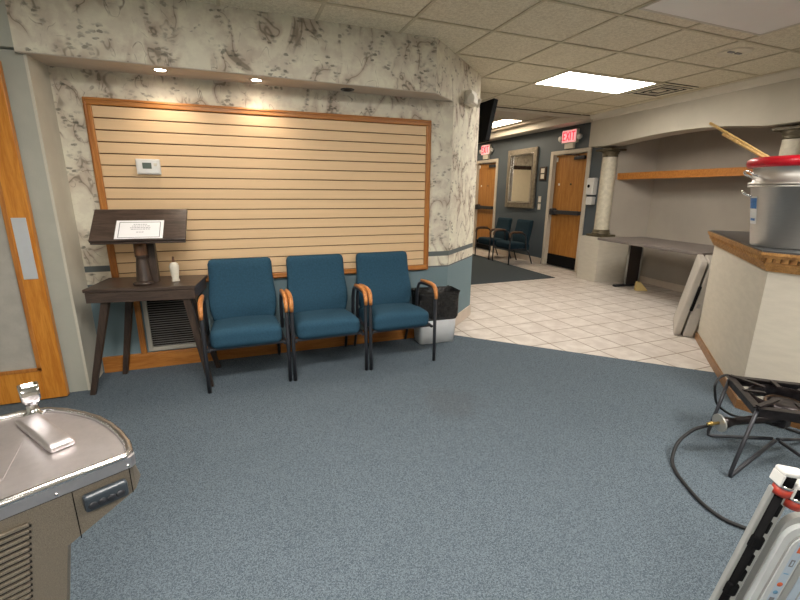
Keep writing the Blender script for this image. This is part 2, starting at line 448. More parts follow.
# diagonal wall
b = B(); dn = V((-ddir.y, ddir.x, 0))
P = lambda p, z: (p.x, p.y, z)
b.prism([P(INNER, 0), P(DEND, 0), P(DEND, H), P(SOF, H), P(SOF, 2.119), P(INNER, 2.132)], dn * .08, M_paper)
struct(b.build('wall_diagonal', udir=tuple(ddir)))
b = B(); b.prism([P(INNER - ddir * .0, 0), P(DEND + ddir * .006, 0), P(DEND + ddir * .006, .118), P(INNER, .118)], -dn * .012, M_basetile); struct(b.build('baseboard_diagonal'))
b = B(); b.box((2.32, 4.03, 0), (2.44, 10.8, H), M_paper); struct(b.build('wall_hall_left', udir=(0, 1, 0)))
b = B(); b.box((2.32, 10.3, 0), (6.3, 10.5, H), M_paper); struct(b.build('wall_hall_end', udir=(1, 0, 0)))
# wood baseboard along the slat wall
b = B(); b.box((.0, -.022, 0), (SWL - .25, 0, .115), M_oak, .004); b.box((.0, -.026, .115), (SWL - .25, 0, .128), M_oak, .004); b.xf(SW); struct(b.build('baseboard_slat'))
# left: door wall, its return into the alcove, header
b = B(); b.box((-2.6, 3.292, 0), (-1.043, 3.75, 2.13), M_leftwall); struct(b.build('wall_left_front'))
b = B(); b.box((-1.045, 3.285, 0), (-1.030, 3.62, 2.125), M_return); struct(b.build('wall_return'))
b = B(); b.box((-2.6, 3.25, 2.135), (-1.07, 3.75, H), M_leftwall); struct(b.build('wall_header'))
# walls behind and beside the camera
b = B(); b.box((-2.7, -2.7, 0), (-2.6, 3.75, H), M_leftwall); struct(b.build('wall_left'))
b = B(); b.box((-2.6, -2.7, 0), (6.3, -2.6, H), M_plaster); struct(b.build('wall_back'))
b = B(); b.box((5.9, -2.6, 0), (6.0, 2.3, H), M_plaster); struct(b.build('wall_right'))

# door wall of the hall
X2 = 5.63
b = B(); b.box((X2, 5.33, 0), (X2 + .6, 5.70, H + .0), M_blue); b.box((X2 + .16, 5.70, 0), (X2 + .6, 6.65, H), M_blue); b.box((X2, 5.70, 2.06), (X2 + .16, 6.65, H), M_blue)
b.box((X2, 6.65, 0), (X2 + .6, 8.40, H), M_blue); b.box((X2, 8.40, 2.06), (X2 + .16, 9.33, H), M_blue); b.box((X2 + .16, 8.40, 0), (X2 + .6, 9.33, H), M_blue); b.box((X2, 9.33, 0), (X2 + .6, 10.5, H), M_blue)
struct(b.build('wall_doors'))
b = B(); b.box((X2 - .012, 6.70, 0), (X2, 8.32, .11), M_basetile); b.box((X2 - .012, 9.40, 0), (X2, 10.3, .11), M_basetile); struct(b.build('baseboard_doors'))
def hall_door(name, y0, y1):
    """door leaf between y0 and y1 set back in its painted frame"""
    L = B(); L.box((X2 + .05, y0 + .012, .227), (X2 + .095, y1 - .012, 2.03), M_door, .003); leaf = struct(L.build(name))
    f = B(); w = .075
    f.box((X2 - .02, y0 - w, 0), (X2 + .02, y0, 2.105), M_fram, .004); f.box((X2 - .02, y1, 0), (X2 + .02, y1 + w, 2.105), M_fram, .004)
    f.box((X2 - .02, y0, 2.04), (X2 + .02, y1, 2.105), M_fram, .004)
    f.box((X2 + .02, y0 - .01, 0), (X2 + .15, y0 + .012, 2.05), M_fram); f.box((X2 + .02, y1 - .012, 0), (X2 + .15, y1 + .01, 2.05), M_fram); f.box((X2 + .02, y0, 2.03), (X2 + .15, y1, 2.06), M_fram)
    f.build('door_frame', leaf)
    k = B(); k.box((X2 + .04, y0 + .014, .02), (X2 + .1, y1 - .014, .225), M_black, .003); lbl(k.build('kick_plate', leaf), 'black kick plate at the bottom')
    p = B(); p.box((X2 - .03, y0 + .06, .985), (X2 - .004, y1 - .10, 1.06), M_blackmetal, .008); p.box((X2 - .02, y0 + .05, .99), (X2 + .05, y0 + .10, 1.055), M_blackmetal, .006)
    p.box((X2 - .05, y1 - .15, .965), (X2 + .05, y1 - .045, 1.085), M_blackmetal, .02)
    lbl(p.build('panic_bar', leaf), 'dark panic bar')
    c = B(); c.box((X2 + .0, y0 + .08, 1.93), (X2 + .05, y0 + .32, 1.99), M_blackmetal, .01); c.tube([(X2 + .0, y0 + .2, 2.0), (X2 - .12, y0 + .38, 2.015), (X2 - .02, y0 + .55, 2.03)], .010, M_blackmetal, 6)
    lbl(c.build('door_closer', leaf), 'dark overhead door closer')
    q = B(); q.lathe([(0, 0), (.016, 0), (.016, .012), (0, .012)], M_bronze_gapshade, 12, mat=Matrix.Translation((X2 + .05, (y0 + y1) / 2 - .03, 1.52)) @ Matrix.Rotation(-PI / 2, 4, 'Y')); q.build('peephole', leaf)
    q = B(); q.box((X2 + .046, y1 - .16, 1.50), (X2 + .052, y1 - .12, 1.54), M_white, .002); q.box((X2 + .044, y1 - .06, 1.92), (X2 + .052, y1 - .02, 2.0), M_white, .002); q.build('sticker', leaf)
    return leaf
hall_door('door_2', 5.765, 6.585)
hall_door('door_3', 8.455, 9.26)
# a framed cream door on the hall's left wall (the one the mirror shows)
b = B(); b.box((2.3, 10.255, 0), (2.3, 10.3, 0.001), M_cream) if False else b.box((3.1, 10.25, 0), (4.0, 10.3, 2.0), M_cream, .004); d4 = struct(b.build('door_4'))
b = B(); b.box((3.0, 10.23, 0), (3.1, 10.3, 2.1), M_darkwoodv); b.box((4.0, 10.23, 0), (4.1, 10.3, 2.1), M_darkwoodv); b.box((3.1, 10.23, 2.0), (4.0, 10.3, 2.1), M_darkwoodv); b.build('door_frame', d4)

# arched wall over the niche: slightly skewed line
def ax(y): return 5.20 + .055 * (y - 5.3)
ARCH = [(5.335, 2.055), (5.02, 2.045), (4.75, 2.063), (4.50, 2.083), (4.2, 2.10), (3.9, 2.108), (3.6, 2.105), (3.3, 2.085), (3.0, 2.05), (2.9, 2.035), (2.3, 2.035)]
b = B(); pts = [(ax(y), y, z) for y, z in ARCH] + [(ax(2.3), 2.3, H), (ax(5.335), 5.335, H)]
b.prism(pts, (.30, 0, 0), M_plaster); struct(b.build('wall_arch'))
# crown moulding along it
b = B()
prof = [(0, -.075), (-.012, -.075), (-.02, -.055), (-.06, -.03), (-.085, -.012), (-.085, 0), (0, 0)]
p0, p1 = (ax(5.30), 5.30), (ax(2.3), 2.3)
a = [b.bm.verts.new((p0[0] + q[0], p0[1], H + q[1])) for q in prof]; c = [b.bm.verts.new((p1[0] + q[0], p1[1], H + q[1])) for q in prof]
fs = [b.bm.faces.new(a), b.bm.faces.new(c[::-1])] + [b.bm.faces.new((a[i], a[(i + 1) % 7], c[(i + 1) % 7], c[i])) for i in range(7)]; b._fin(fs, M_crown)
struct(b.build('trim_2'))
# niche shell
NB0, NB1 = V((5.97, 4.74, 0)), V((5.72, 2.3, 0))
b = B(); b.prism([P(NB0, 0), P(NB1, 0), P(NB1, H), P(NB0, H)], (.15, 0, 0), M_niche); struct(b.build('wall_niche_back'))
b = B(); b.prism([(5.50, 5.07, .70), (5.97, 4.738, .70), (6.12, 5.05, .70), (5.62, 5.335, .70), (5.50, 5.335, .70)], (0, 0, H - .70), M_niche); struct(b.build('wall_niche_side'))
b = B(); b.prism([(5.25, 4.955, 0), (5.97, 4.738, 0), (6.12, 5.05, 0), (5.75, 5.335, 0), (5.25, 5.335, 0)], (0, 0, .70), M_counter); struct(b.build('wall_low'))
b = B(); b.box((5.4, 2.2, 2.3), (6.2, 5.1, 2.36), M_niche); struct(b.build('ceiling_niche'))
b = B(); b.box((5.05, 2.2, 0), (6.1, 2.45, H), M_niche); struct(b.build('wall_niche_right'))
nd = (NB1 - NB0).normalized(); b = B(); b.prism([P(NB0, 0), P(NB1, 0), P(NB1, .1), P(NB0, .1)], (-.012, 0, 0), M_basetile); struct(b.build('baseboard_niche'))

# columns
def column(label, x, y, zb):
    r = thing('column', label, 'column', (x, y, zb))
    k = B(); k.box((-.15, -.15, 0), (.15, .15, .035), M_bronze_gapshade, .004); k.lathe([(0, .035), (.135, .035), (.14, .05), (.125, .07), (.12, .075), (.13, .09), (.115, .11), (0, .11)], M_bronze_gapshade, 28); lbl(k.build('base', r), 'dark bronze base')
    k = B(); k.lathe([(.107, .11), (.107, .5), (.102, 1.205)], M_marble, 32); lbl(k.build('shaft', r), 'cream marbled shaft')
    k = B(); k.lathe([(0, 1.20), (.108, 1.20), (.112, 1.21), (.104, 1.22), (.104, 1.238), (.118, 1.25), (.114, 1.262), (.135, 1.285), (0, 1.285)], M_bronze_gapshade, 28); k.box((-.15, -.15, 1.285), (.15, .15, 1.315), M_bronze_gapshade, .004); lbl(k.build('capital', r), 'dark bronze capital')
    return r
column('cream marbled column on the low wall between door and niche', 5.44, 5.12, .70)
b = B(); b.box((5.1, 2.45, 0), (5.46, 2.96, .70), M_counter); struct(b.build('wall_low_right'))
column('cream marbled column behind the steel pots', 5.30, 2.72, .70)

# ------------------------------------------------------------------ left door (standing open against the wall)
b = B(); y0, y1 = 3.215, 3.258
b.box((-1.258, y0, .012), (-1.142, y1, 2.06), M_doorL, .003); b.box((-2.06, y0, .012), (-1.90, y1, 2.06), M_doorL, .003)
b.box((-1.90, y0, .012), (-1.258, y1, .225), M_doorL, .003); b.box((-1.90, y0, 1.9), (-1.258, y1, 2.06), M_doorL, .003)
d1 = struct(b.build('door_1'))
b = B(); b.box((-1.898, y0 + .015, .227), (-1.260, y1 - .01, 1.898), M_glassfrost); lbl(b.build('glass_panel', d1), 'frosted glass panel')
b = B()
for lo, hi in (((-1.272, y0 - .004, .215), (-1.248, y0 + .006, 1.91)), ((-1.91, y0 - .004, .20), (-1.88, y0 + .006, 1.91)), ((-1.91, y0 - .004, .212), (-1.248, y0 + .006, .236)), ((-1.91, y0 - .004, 1.89), (-1.248, y0 + .006, 1.915))):
    b.box(lo, hi, M_oakv, .003)
b.build('glass_bead', d1)
b = B(); b.box((-1.238, y0 - .004, .82), (-1.165, y0, 1.195), M_plate, .002); lbl(b.build('push_plate', d1), 'pale metal push plate')

# ------------------------------------------------------------------ slat display panel
r = thing('slatwall_panel', 'large cream slatted display board in an oak frame behind the chairs', 'display board', SW @ V((0, 0, 0)), math.radians(-1.6))
x0, x1, z0, z1 = .150, 2.668, .664, 1.957
def fr(k, lo, hi, m):
    k.box(lo, hi, m, .004)
k = B()
fw_ = .046
k.box((x0, -.034, z1 - fw_), (x1, -.001, z1), M_oak, .006); k.box((x0 + .008, -.040, z1 - .018), (x1 - .008, -.03, z1 - .006), M_oak, .004)
k.build('frame_rail', r)
k = B(); k.box((x0, -.034, z0), (x1, -.001, z0 + fw_), M_oak, .006); k.box((x0 + .008, -.040, z0 + .006), (x1 - .008, -.03, z0 + .018), M_oak, .004); k.build('frame_rail', r)
k = B(); k.box((x0, -.034, z0 + fw_), (x0 + fw_, -.001, z1 - fw_), M_oakv, .006); k.box((x0 + .006, -.040, z0 + .02), (x0 + .018, -.03, z1 - .02), M_oakv, .004); k.build('frame_stile', r)
k = B(); k.box((x1 - fw_, -.034, z0 + fw_), (x1, -.001, z1 - fw_), M_oakv, .006); k.box((x1 - .018, -.040, z0 + .02), (x1 - .006, -.03, z1 - .02), M_oakv, .004); k.build('frame_stile', r)
k = B(); k.box((x0 + fw_, -.008, z0 + fw_), (x1 - fw_, -.002, z1 - fw_), M_groove)
g = 1.832; tops = [z1 - fw_]
while g > z0 + fw_: tops.append(g); g -= .0762
tops.append(z0 + fw_)
for a_, c_ in zip(tops, tops[1:]):
    if a_ - c_ > .012: k.box((x0 + fw_, -.024, c_ + .0036), (x1 - fw_, -.006, a_ - .0036), M_slat, .0025)
k.build('slats', r)

# thermostat
r = thing('thermostat', 'white wall thermostat on the cream slatted board', 'thermostat', SW @ V((.487, -.025, 1.522)), math.radians(-1.6))
k = B(); k.box((-.075, -.028, -.052), (.075, 0, .052), M_white, .006); k.box((-.068, -.031, -.045), (.068, -.026, .045), M_white, .004); k.build('housing', r)
k = B(); k.box((-.034, -.033, -.014), (.022, -.030, .026), M_lcd, .002); lbl(k.build('screen', r), 'grey LCD screen')
k = B(); k.box((.036, -.034, .004), (.056, -.030, .024), M_offwhite, .002); k.build('button', r)

# return-air grille with oak stile beside it
r = thing('air_grille', 'grey louvered return air grille low on the wall under the dark table', 'air vent', SW @ V((.32, 0, .128)), math.radians(-1.6))
k = B(); gx0, gx1, gz0, gz1 = -.005, .375, .012, .47
k.box((gx0, -.02, gz0), (gx0 + .03, -.001, gz1), M_greyframe, .003); k.box((gx1 - .03, -.02, gz0), (gx1, -.001, gz1), M_greyframe, .003)
k.box((gx0 + .03, -.02, gz0), (gx1 - .03, -.001, gz0 + .03), M_greyframe, .003); k.box((gx0 + .03, -.02, gz1 - .03), (gx1 - .03, -.001, gz1), M_greyframe, .003); k.build('grille_frame', r)
k = B(); k.box((gx0 + .03, -.004, gz0 + .03), (gx1 - .03, -.002, gz1 - .03), M_void)
zz = gz0 + .036
while zz < gz1 - .036:
    k.box((-.0, -.008, -.0012), (gx1 - gx0 - .062, .008, .0012), M_darkgrille, mat=Matrix.Translation((gx0 + .031, -.011, zz)) @ Matrix.Rotation(math.radians(-25), 4, 'X')); zz += .0185
lbl(k.build('louvers', r), 'dark horizontal louvers')
b = B(); b.box((.262, -.03, .128), (.300, 0, z0 if False else .664), M_oakv, .003); b.xf(SW); struct(b.build('trim_3'))

# recessed downlights in the soffit
def downlight(x, y, on, label):
    r = thing('downlight', label, 'ceiling light', (x, y, 2.1185))
    k = B(); k.lathe([(.030, -.001), (.034, -.006), (.050, -.006), (.054, -.001)], M_soffit if on else M_blackmetal, 24); k.build('trim_ring', r)
    k = B(); k.lathe([(0, -.004), (.032, -.004), (.032, -.001), (0, -.001)], M_bulb if on else M_void, 20); k.build('bulb' if on else 'baffle', r)
    if on:
        ld = bpy.data.lights.new('downlight_lamp', 'SPOT'); ld.energy = 6; ld.color = (1, .84, .66); ld.spot_size = math.radians(115); ld.spot_blend = .8; ld.shadow_soft_size = .03
        lo = bpy.data.objects.new('downlight_lamp', ld); C.objects.link(lo); lo.parent = r; lo.location = (0, 0, -.012); lo.rotation_euler = (math.radians(14), 0, 0)
downlight(-.36, 3.36, True, 'lit recessed downlight in the soffit, nearest the left wall')
downlight(.232, 3.385, True, 'lit recessed downlight in the middle of the soffit')
downlight(.895, 3.415, False, 'unlit dark recessed downlight in the soffit, nearest the diagonal wall')

# ------------------------------------------------------------------ ceiling fixtures
def troffer(label, x0, x1, y0, y1, mat, on=True, z=H):
    r = thing('ceiling_light', label, 'ceiling light', ((x0 + x1) / 2, (y0 + y1) / 2, z))
    hx, hy = (x1 - x0) / 2, (y1 - y0) / 2; w = .018
    k = B(); k.box((-hx, -hy, -.012), (-hx + w, hy, -.001), M_crown); k.box((hx - w, -hy, -.012), (hx, hy, -.001), M_crown); k.box((-hx + w, -hy, -.012), (hx - w, -hy + w, -.001), M_crown); k.box((-hx + w, hy - w, -.012), (hx - w, hy, -.001), M_crown); k.build('light_frame', r)
    k = B(); k.box((-hx + w, -hy + w, -.010), (hx - w, hy - w, -.003), mat); k.build('diffuser', r)
    return r
troffer('lit rectangular fluorescent ceiling light beside the air vent', 3.10, 4.29, 3.53, 4.06, M_lamp)
troffer('large unlit grey ceiling light panel at the top right', 2.49, 3.70, 1.70, 2.27, M_panel)
troffer('lit ceiling light above the carpet out of view in front of the chairs', -.55, .55, .95, 1.5, M_lamp2)
troffer('lit ceiling light out of view above the burner', 2.0, 3.2, -.2, .35, M_lamp2)
troffer('lit ceiling light out of view behind the camera', -.9, .3, -1.5, -.95, M_lamp2)
troffer('warm lit ceiling light in the raised hall ceiling', 4.70, 5.12, 6.9, 8.1, M_halllamp, z=2.66)
troffer('added unseen warm fill light at the far end of the raised hall ceiling', 4.0, 4.9, 8.6, 9.3, M_halllamp, z=2.66)  # added lamp, out of sight, brightens the hall end that the mirror reflects
# vent
r = thing('ceiling_vent', 'square cream ceiling air vent beside the lit ceiling light', 'air vent', (4.60, 3.76, H))
k = B(); 
for i, w in enumerate((.27, .215, .16, .105)):
    zt = -.010 - .004 * (i % 2)
    m = M_ventwhite; e_ = .03 if i == 0 else .014
    k.box((-w, -w, zt - .006), (w, -w + e_, zt), m, .002); k.box((-w, w - e_, zt - .006), (w, w, zt), m, .002); k.box((-w, -w + e_, zt - .006), (-w + e_, w - e_, zt), m, .002); k.box((w - e_, -w + e_, zt - .006), (w, w - e_, zt), m, .002)
k.box((-.05, -.05, -.016), (.05, .05, -.01), M_ventwhite); k.build('vanes', r)
k = B(); k.box((-.265, -.265, -.006), (.265, .265, -.001), M_void); lbl(k.build('throat', r), 'dark opening behind the vanes')
# speaker
r = thing('ceiling_speaker', 'round cream ceiling speaker between the unlit panel and the crown moulding', 'speaker', (3.96, 2.59, H))
k = B(); k.lathe([(0, -.004), (.085, -.006), (.105, -.012), (.118, -.010), (.122, -.001)], M_ventwhite, 32); k.build('grille', r)
k = B(); k.box((-.075, -.012, -.014), (-.015, .014, -.005), M_darkgrille, .003); k.box((.015, -.012, -.014), (.075, .014, -.005), M_darkgrille, .003); k.build('sensor_window', r)

# emergency light on the diagonal wall
r = thing('emergency_light', 'white twin-head emergency light high on the diagonal wallpapered wall', 'emergency light', (2.135, 3.757, 2.17), math.atan2(ddir.y, ddir.x))
k = B(); k.box((-.085, -.07, -.02), (.085, 0, .10), M_offwhite, .010); k.box((-.07, -.085, -.01), (.07, -.06, .05), M_offwhite, .008); k.build('housing', r)
for sx in (-1, 1):
    h = B(); mt = Matrix.Translation((sx * .125, -.07, .02)) @ Matrix.Rotation(sx * .5, 4, 'Z') @ Matrix.Rotation(math.radians(110), 4, 'X') @ Matrix.Scale(.72, 4)
    h.lathe([(0, -.045), (.028, -.045), (.055, 0), (.058, .02), (.05, .022), (0, .016)], M_offwhite, 20, mat=mt); h.tube([(sx * .07, -.03, .03), (sx * .11, -.045, .03)], .012, M_offwhite, 8)
    h.build('lamp_head', r)

# television on a wall arm in the hall, its back edge showing past the diagonal wall
r = thing('television', 'dark tilted television sticking out past the diagonal wall corner', 'television', (2.850, 4.43, 2.17))
tl = Matrix.Rotation(math.radians(11), 4, 'Y')
k = B(); k.box((-.03, 0, -.23), (.03, 1.0, .23), M_black, .008, mat=tl); k.build('casing', r)
k = B(); k.box((.0305, .02, -.21), (.033, .98, .21), M_lcd if False else M_void, mat=tl); k.build('screen', r)
k = B(); k.box((-.43, .45, -.05), (-.02, .55, .05), M_blackmetal, .005); k.build('wall_arm', r)

# ------------------------------------------------------------------ hall fittings
def exit_sign(label, y):
    r = thing('exit_sign', label, 'exit sign', (X2, y, 2.12), 0)
    k = B(); k.box((-.05, -.11, .0), (0, .11, .11), M_offwhite, .008); k.box((-.06, -.175, .095), (0, .175, .315), M_offwhite, .006); k.build('housing', r)
    k = B(); k.box((-.063, -.165, .108), (-.058, .165, .303), M_exitface); lbl(k.build('lit_face', r), 'pink-red lit face'); fo = B()
    # letters E X I T, reading left to right for someone facing +X (left = +y)
    def bar(y0, z0, y1, z1, w=.011):
        d = V((0, y1 - y0, z1 - z0)); n = V((0, -d.z, d.y)).normalized() * w
        q = [V((-.0665, y0, z0)) + n, V((-.0665, y1, z1)) + n, V((-.0665, y1, z1)) - n, V((-.0665, y0, z0)) - n]; fo.prism(q, (.004, 0, 0), M_exit)
    zb, zt, zm = .135, .280, .2075
    bar(.135, zb, .135, zt); bar(.145, zt - .01, .085, zt - .01); bar(.145, zm, .095, zm); bar(.145, zb + .01, .085, zb + .01)
    bar(.065, zb, -.005, zt); bar(.065, zt, -.005, zb)
    bar(-.035, zb, -.035, zt); bar(-.065, zt - .01, -.145, zt - .01); bar(-.105, zb, -.105, zt)
    lbl(fo.build('lettering', r), 'red letters reading EXIT')
    for sy in (-1, 1):
        h = B(); h.tube([(-.03, sy * .17, .17), (-.04, sy * .20, .17)], .012, M_offwhite, 8); h.lathe([(0, -.04), (.03, -.04), (.047, 0), (.047, .015), (0, .015)], M_white, 18, mat=Matrix.Translation((-.04, sy * .225, .18)) @ Matrix.Rotation(math.radians(-100), 4, 'Y')); h.build('lamp_head', r)
exit_sign('red lit EXIT sign with side lamps above the near door beside the niche', 6.19)
exit_sign('red lit EXIT sign above the far door at the end of the hall', 8.86)

r = thing('wall_mirror', 'tall mirror in a silver frame on the slate blue wall between the doors', 'mirror', (X2, 7.50, 1.06))
k = B(); w = .13
def fr2(k, y0, y1, z0, z1, w, x0, x1, m, bv):
    k.box((x0, y0, z0), (x1, y0 + w, z1), m, bv); k.box((x0, y1 - w, z0), (x1, y1, z1), m, bv); k.box((x0, y0 + w, z0), (x1, y1 - w, z0 + w), m, bv); k.box((x0, y0 + w, z1 - w), (x1, y1 - w, z1), m, bv)
fr2(k, -.475, .475, 0, 1.17, w, -.05, 0, M_silverframe, .012); fr2(k, -.375, .375, .10, 1.07, .03, -.058, -.01, M_chrome, .006); k.build('mirror_frame', r)
k = B(); k.box((-.016, -.348, .127), (-.010, .348, 1.043), M_mirror); k.build('mirror_glass', r)

r = thing('framed_notice', 'small dark framed box with two pale plates between mirror and near door', 'notice', (X2, 6.84, 1.60))
k = B(); k.box((-.025, -.09, 0), (0, .09, .25), M_darkwoodv, .004); k.build('frame', r)
k = B(); k.box((-.029, -.05, .03), (-.024, .05, .115), M_offwhite, .003); k.build('plate', r)
k = B(); k.box((-.029, -.05, .135), (-.024, .05, .22), M_offwhite, .003); k.build('plate', r)
def switch(label, z):
    r = thing('light_switch', label, 'light switch', (X2, 6.885, z))
    k = B(); k.box((-.008, -.04, -.058), (0, .04, .058), M_offwhite, .003); k.build('wall_plate', r)
    k = B(); k.box((-.014, -.014, -.03), (-.007, .014, .03), M_white, .002); k.build('rocker', r)
switch('cream switch plate on the blue wall, the upper of two left of the near door', 1.245)
switch('cream switch plate on the blue wall, the lower of two left of the near door', 1.105)
r = thing('sanitizer_dispenser', 'white hand sanitizer dispenser on the wall between near door and column', 'dispenser', (X2, 5.555, 1.18))
k = B(); k.box((-.10, -.075, .16), (0, .075, .43), M_white, .015); k.build('housing', r)
k = B(); k.box((-.09, -.065, 0), (0, .065, .13), M_white, .012); k.build('drip_tray', r)
k = B(); k.lathe([(0, 0), (.026, 0), (.026, .006), (0, .006)], M_black, 16, mat=Matrix.Translation((-.10, .02, .30)) @ Matrix.Rotation(-PI / 2, 4, 'Y')); k.build('sensor_window', r)

# ------------------------------------------------------------------ niche: shelf, long table, wedge
r = thing('wall_shelf', 'long oak wall shelf under the arch of the niche', 'shelf', (5.55, 5.05, 1.57))
sk = Matrix.Rotation(math.radians(-0), 4, 'Z')
k = B(); k.prism([(.02, 0.09, .055), (.40, -.22, .055), (.17, -2.55, .055), (-.10, -2.55, .055)], (0, 0, .035), M_oak); k.build('shelf_board', r)
k = B(); k.prism([(0, .11, 0), (.025, .09, 0), (-.095, -2.55, 0), (-.12, -2.55, 0)], (0, 0, .095), M_oak); k.build('shelf_lip', r)

TA = math.radians(-6.6)
r = thing('long_table', 'long grey-topped table with dark leg panels inside the niche', 'table', (4.92, 4.69, 0), TA)
TA_m = None
k = B(); k.box((0, -1.66, .705), (.80, -.01, .74), M_tablegrey, .006); k.build('tabletop', r)
for i, yy in enumerate((-.05, -1.56)):
    k = B(); k.box((.56, yy - .015, .03), (.90 if False else .80, yy + .015, .705), M_panelblack, .003); l = lbl(k.build('leg_panel', r), 'dark leg panel with silver edges')
    k = B(); k.tube([(.555, yy, .03), (.555, yy, .705)], .016, M_legsilver, 8); k.tube([(.78, yy - .02, .03), (.78, yy - .02, .705)], .010, M_legsilver, 8); k.build('upright', l)
    k = B(); k.box((.36, yy - .03, 0.0), (.78, yy + .03, .03), M_blackmetal, .01); k.build('foot', l)
b = B(); b.prism([(0, -.03, 0), (.16, -.03, 0), (.13, -.03, .045), (.05, -.03, .13), (.01, -.03, .13)], (0, .07, 0), M_wedge); w = b.build('door_wedge'); w.location = (5.36, 4.30, .0); w.rotation_euler = (0, 0, -.5)
tag(w, 'cream block lying on the tiles by the table foot in the niche', 'wedge')

# ------------------------------------------------------------------ counter with moulded wood edge
CR = V((2.983, 1.517, 0)); CL = V((4.10, 2.545, 0))
d1v = (CL - CR).normalized(); a2 = math.radians(-76); d2v = V((math.cos(a2), math.sin(a2), 0))
FE = CR + d2v * 1.6
n1 = V((-d1v.y, d1v.x, 0)); n2 = V((d2v.y, -d2v.x, 0))
if n1.dot(V((-1, 0, 0))) < 0: n1 = -n1
if n2.dot(V((-1, 0, 0))) < 0: n2 = -n2
endd = V((d1v.y, -d1v.x, 0))
r = thing('counter', 'pale service counter with moulded oak edge and dark top at the right', 'counter', (CR.x, CR.y, 0))
L = lambda p, z=0: (p.x - CR.x, p.y - CR.y, z)
def outline(off):
    # offset corner of both faces
    k1 = CR + n1 * off; k2 = CR + n2 * off
    # intersection of lines k1+t*d1v, k2+s*d2v
    den = d1v.x * (-d2v.y) - d1v.y * (-d2v.x); rhs = k2 - k1
    t_ = (rhs.x * (-d2v.y) - rhs.y * (-d2v.x)) / den
    c = k1 + d1v * t_
    e1 = CL + n1 * off + d1v * off; e2 = CL + endd * (.7 + off) + d1v * off
    f1 = FE + n2 * off; f2 = FE + V((1.2 + off, .2, 0))
    return [f1, c, e1, e2, f2]
k = B(); k.prism([L(p, .0) for p in outline(0)], (0, 0, .92), M_counter); k.build('body', r)
k = B(); k.prism([L(p, .0) for p in outline(.014)], (0, 0, .065), M_oakbase); k.build('baseboard', r)
k = B()
for off, za, zb in ((.012, .915, .932), (.022, .932, .950), (.034, .950, .966), (.026, .966, .997), (.052, .997, 1.012), (.060, 1.012, 1.030)):
    k.prism([L(p, za) for p in outline(off)], (0, 0, zb - za), M_oakc)
# dentils
o = outline(.026)
for (p, q) in ((o[1], o[0]), (o[1], o[2])):
    dv = (q - p).normalized(); ln = (q - p).length; s = .012
    nrm = n2 if (q - o[0]).length < 1e-6 else n1
    while s < ln - .02:
        c0 = p + dv * s + nrm * .0005
        k.prism([L(c0, .972), L(c0 + dv * .020, .972), L(c0 + dv * .020 + nrm * .021, .972), L(c0 + nrm * .021, .972)], (0, 0, .0245), M_oakc); s += .038
lbl(k.build('edge_moulding', r), 'oak edge moulding with dentils')
k = B(); k.prism([L(p, 1.030) for p in outline(.056)], (0, 0, .010), M_darktop); lbl(k.build('countertop', r), 'dark countertop')
ZT = 1.040

# pots
PC = V((3.262, 1.595, ZT))
def pot_handle(k, ang, r_, z_, m=None):
    ca, sa = math.cos(ang), math.sin(ang); tx, ty = -sa, ca
    pt = lambda q, w_, z: (ca * q + tx * w_, sa * q + ty * w_, z)
    k.tube(smooth([pt(r_ - .006, -.055, z_ - .03), pt(r_ + .03, -.055, z_ - .015), pt(r_ + .045, -.045, z_), pt(r_ + .05, 0, z_ + .004), pt(r_ + .045, .045, z_), pt(r_ + .03, .055, z_ - .015), pt(r_ - .006, .055, z_ - .03)], 4), .007, M_chrome, 8)
def smooth(pts, n=8):
    P_ = [V(p) for p in pts]; out = []
    for i in range(len(P_) - 1):
        p0 = P_[max(i - 1, 0)]; p1 = P_[i]; p2 = P_[i + 1]; p3 = P_[min(i + 2, len(P_) - 1)]
        for j in range(n):
            t_ = j / n; out.append(.5 * ((2 * p1) + (-p0 + p2) * t_ + (2 * p0 - 5 * p1 + 4 * p2 - p3) * t_ ** 2 + (-p0 + 3 * p1 - 3 * p2 + p3) * t_ ** 3))
    out.append(P_[-1]); return out
r = thing('stock_pot', 'big tapered aluminium pot standing on the counter', 'pot', PC)
PH = .375
k = B(); k.lathe([(0, 0.002), (.172, .0), (.182, .008), (.236, PH - .012), (.252, PH - .010), (.254, PH), (.240, PH + .003), (.232, PH - .008), (.182, .02), (0, .015)], M_potsteel, 56); k.build('body', r)
for a_ in (122, -58):
    k = B(); pot_handle(k, math.radians(a_), .228, PH - .035); k.build('handle', r)
def patch(k, a0, w_, z0_, z1_, off, m, n=6):
    vs = []
    for i in range(n + 1):
        for z_ in (z0_, z1_):
            rr = .182 + .054 * (z_ - .008) / (PH - .02) + off; a_ = a0 + (i / n - .5) * w_; vs.append(k.bm.verts.new((rr * math.cos(a_), rr * math.sin(a_), z_)))
    k._fin([k.bm.faces.new((vs[2 * i], vs[2 * i + 2], vs[2 * i + 3], vs[2 * i + 1])) for i in range(n)], m, True)
k = B(); sa_ = math.radians(140)
patch(k, sa_, .42, .14, .31, .0012, M_white); patch(k, sa_, .40, .235, .30, .0020, M_stickerblue); patch(k, sa_, .30, .16, .175, .0020, M_stickerblue)
lbl(k.build('sticker', r), 'blue and white sticker')
PZ = ZT + PH
r = thing('stock_pot', 'shorter aluminium pot nested in the top of the big pot', 'pot', (PC.x, PC.y, PZ))
k = B(); k.lathe([(0, -.05), (.20, -.05), (.225, 0.006), (.252, .006), (.256, .012), (.252, .02), (.236, .024), (.246, .125), (.258, .127), (.258, .135), (.240, .135), (.225, -.02), (0, -.035)], M_potsteel, 56); k.build('body', r)
for a_ in (138, -42):
    for z_ in (.085,):
        k = B(); pot_handle(k, math.radians(a_), .238, z_); k.build('handle', r)
RZ = PZ + .137
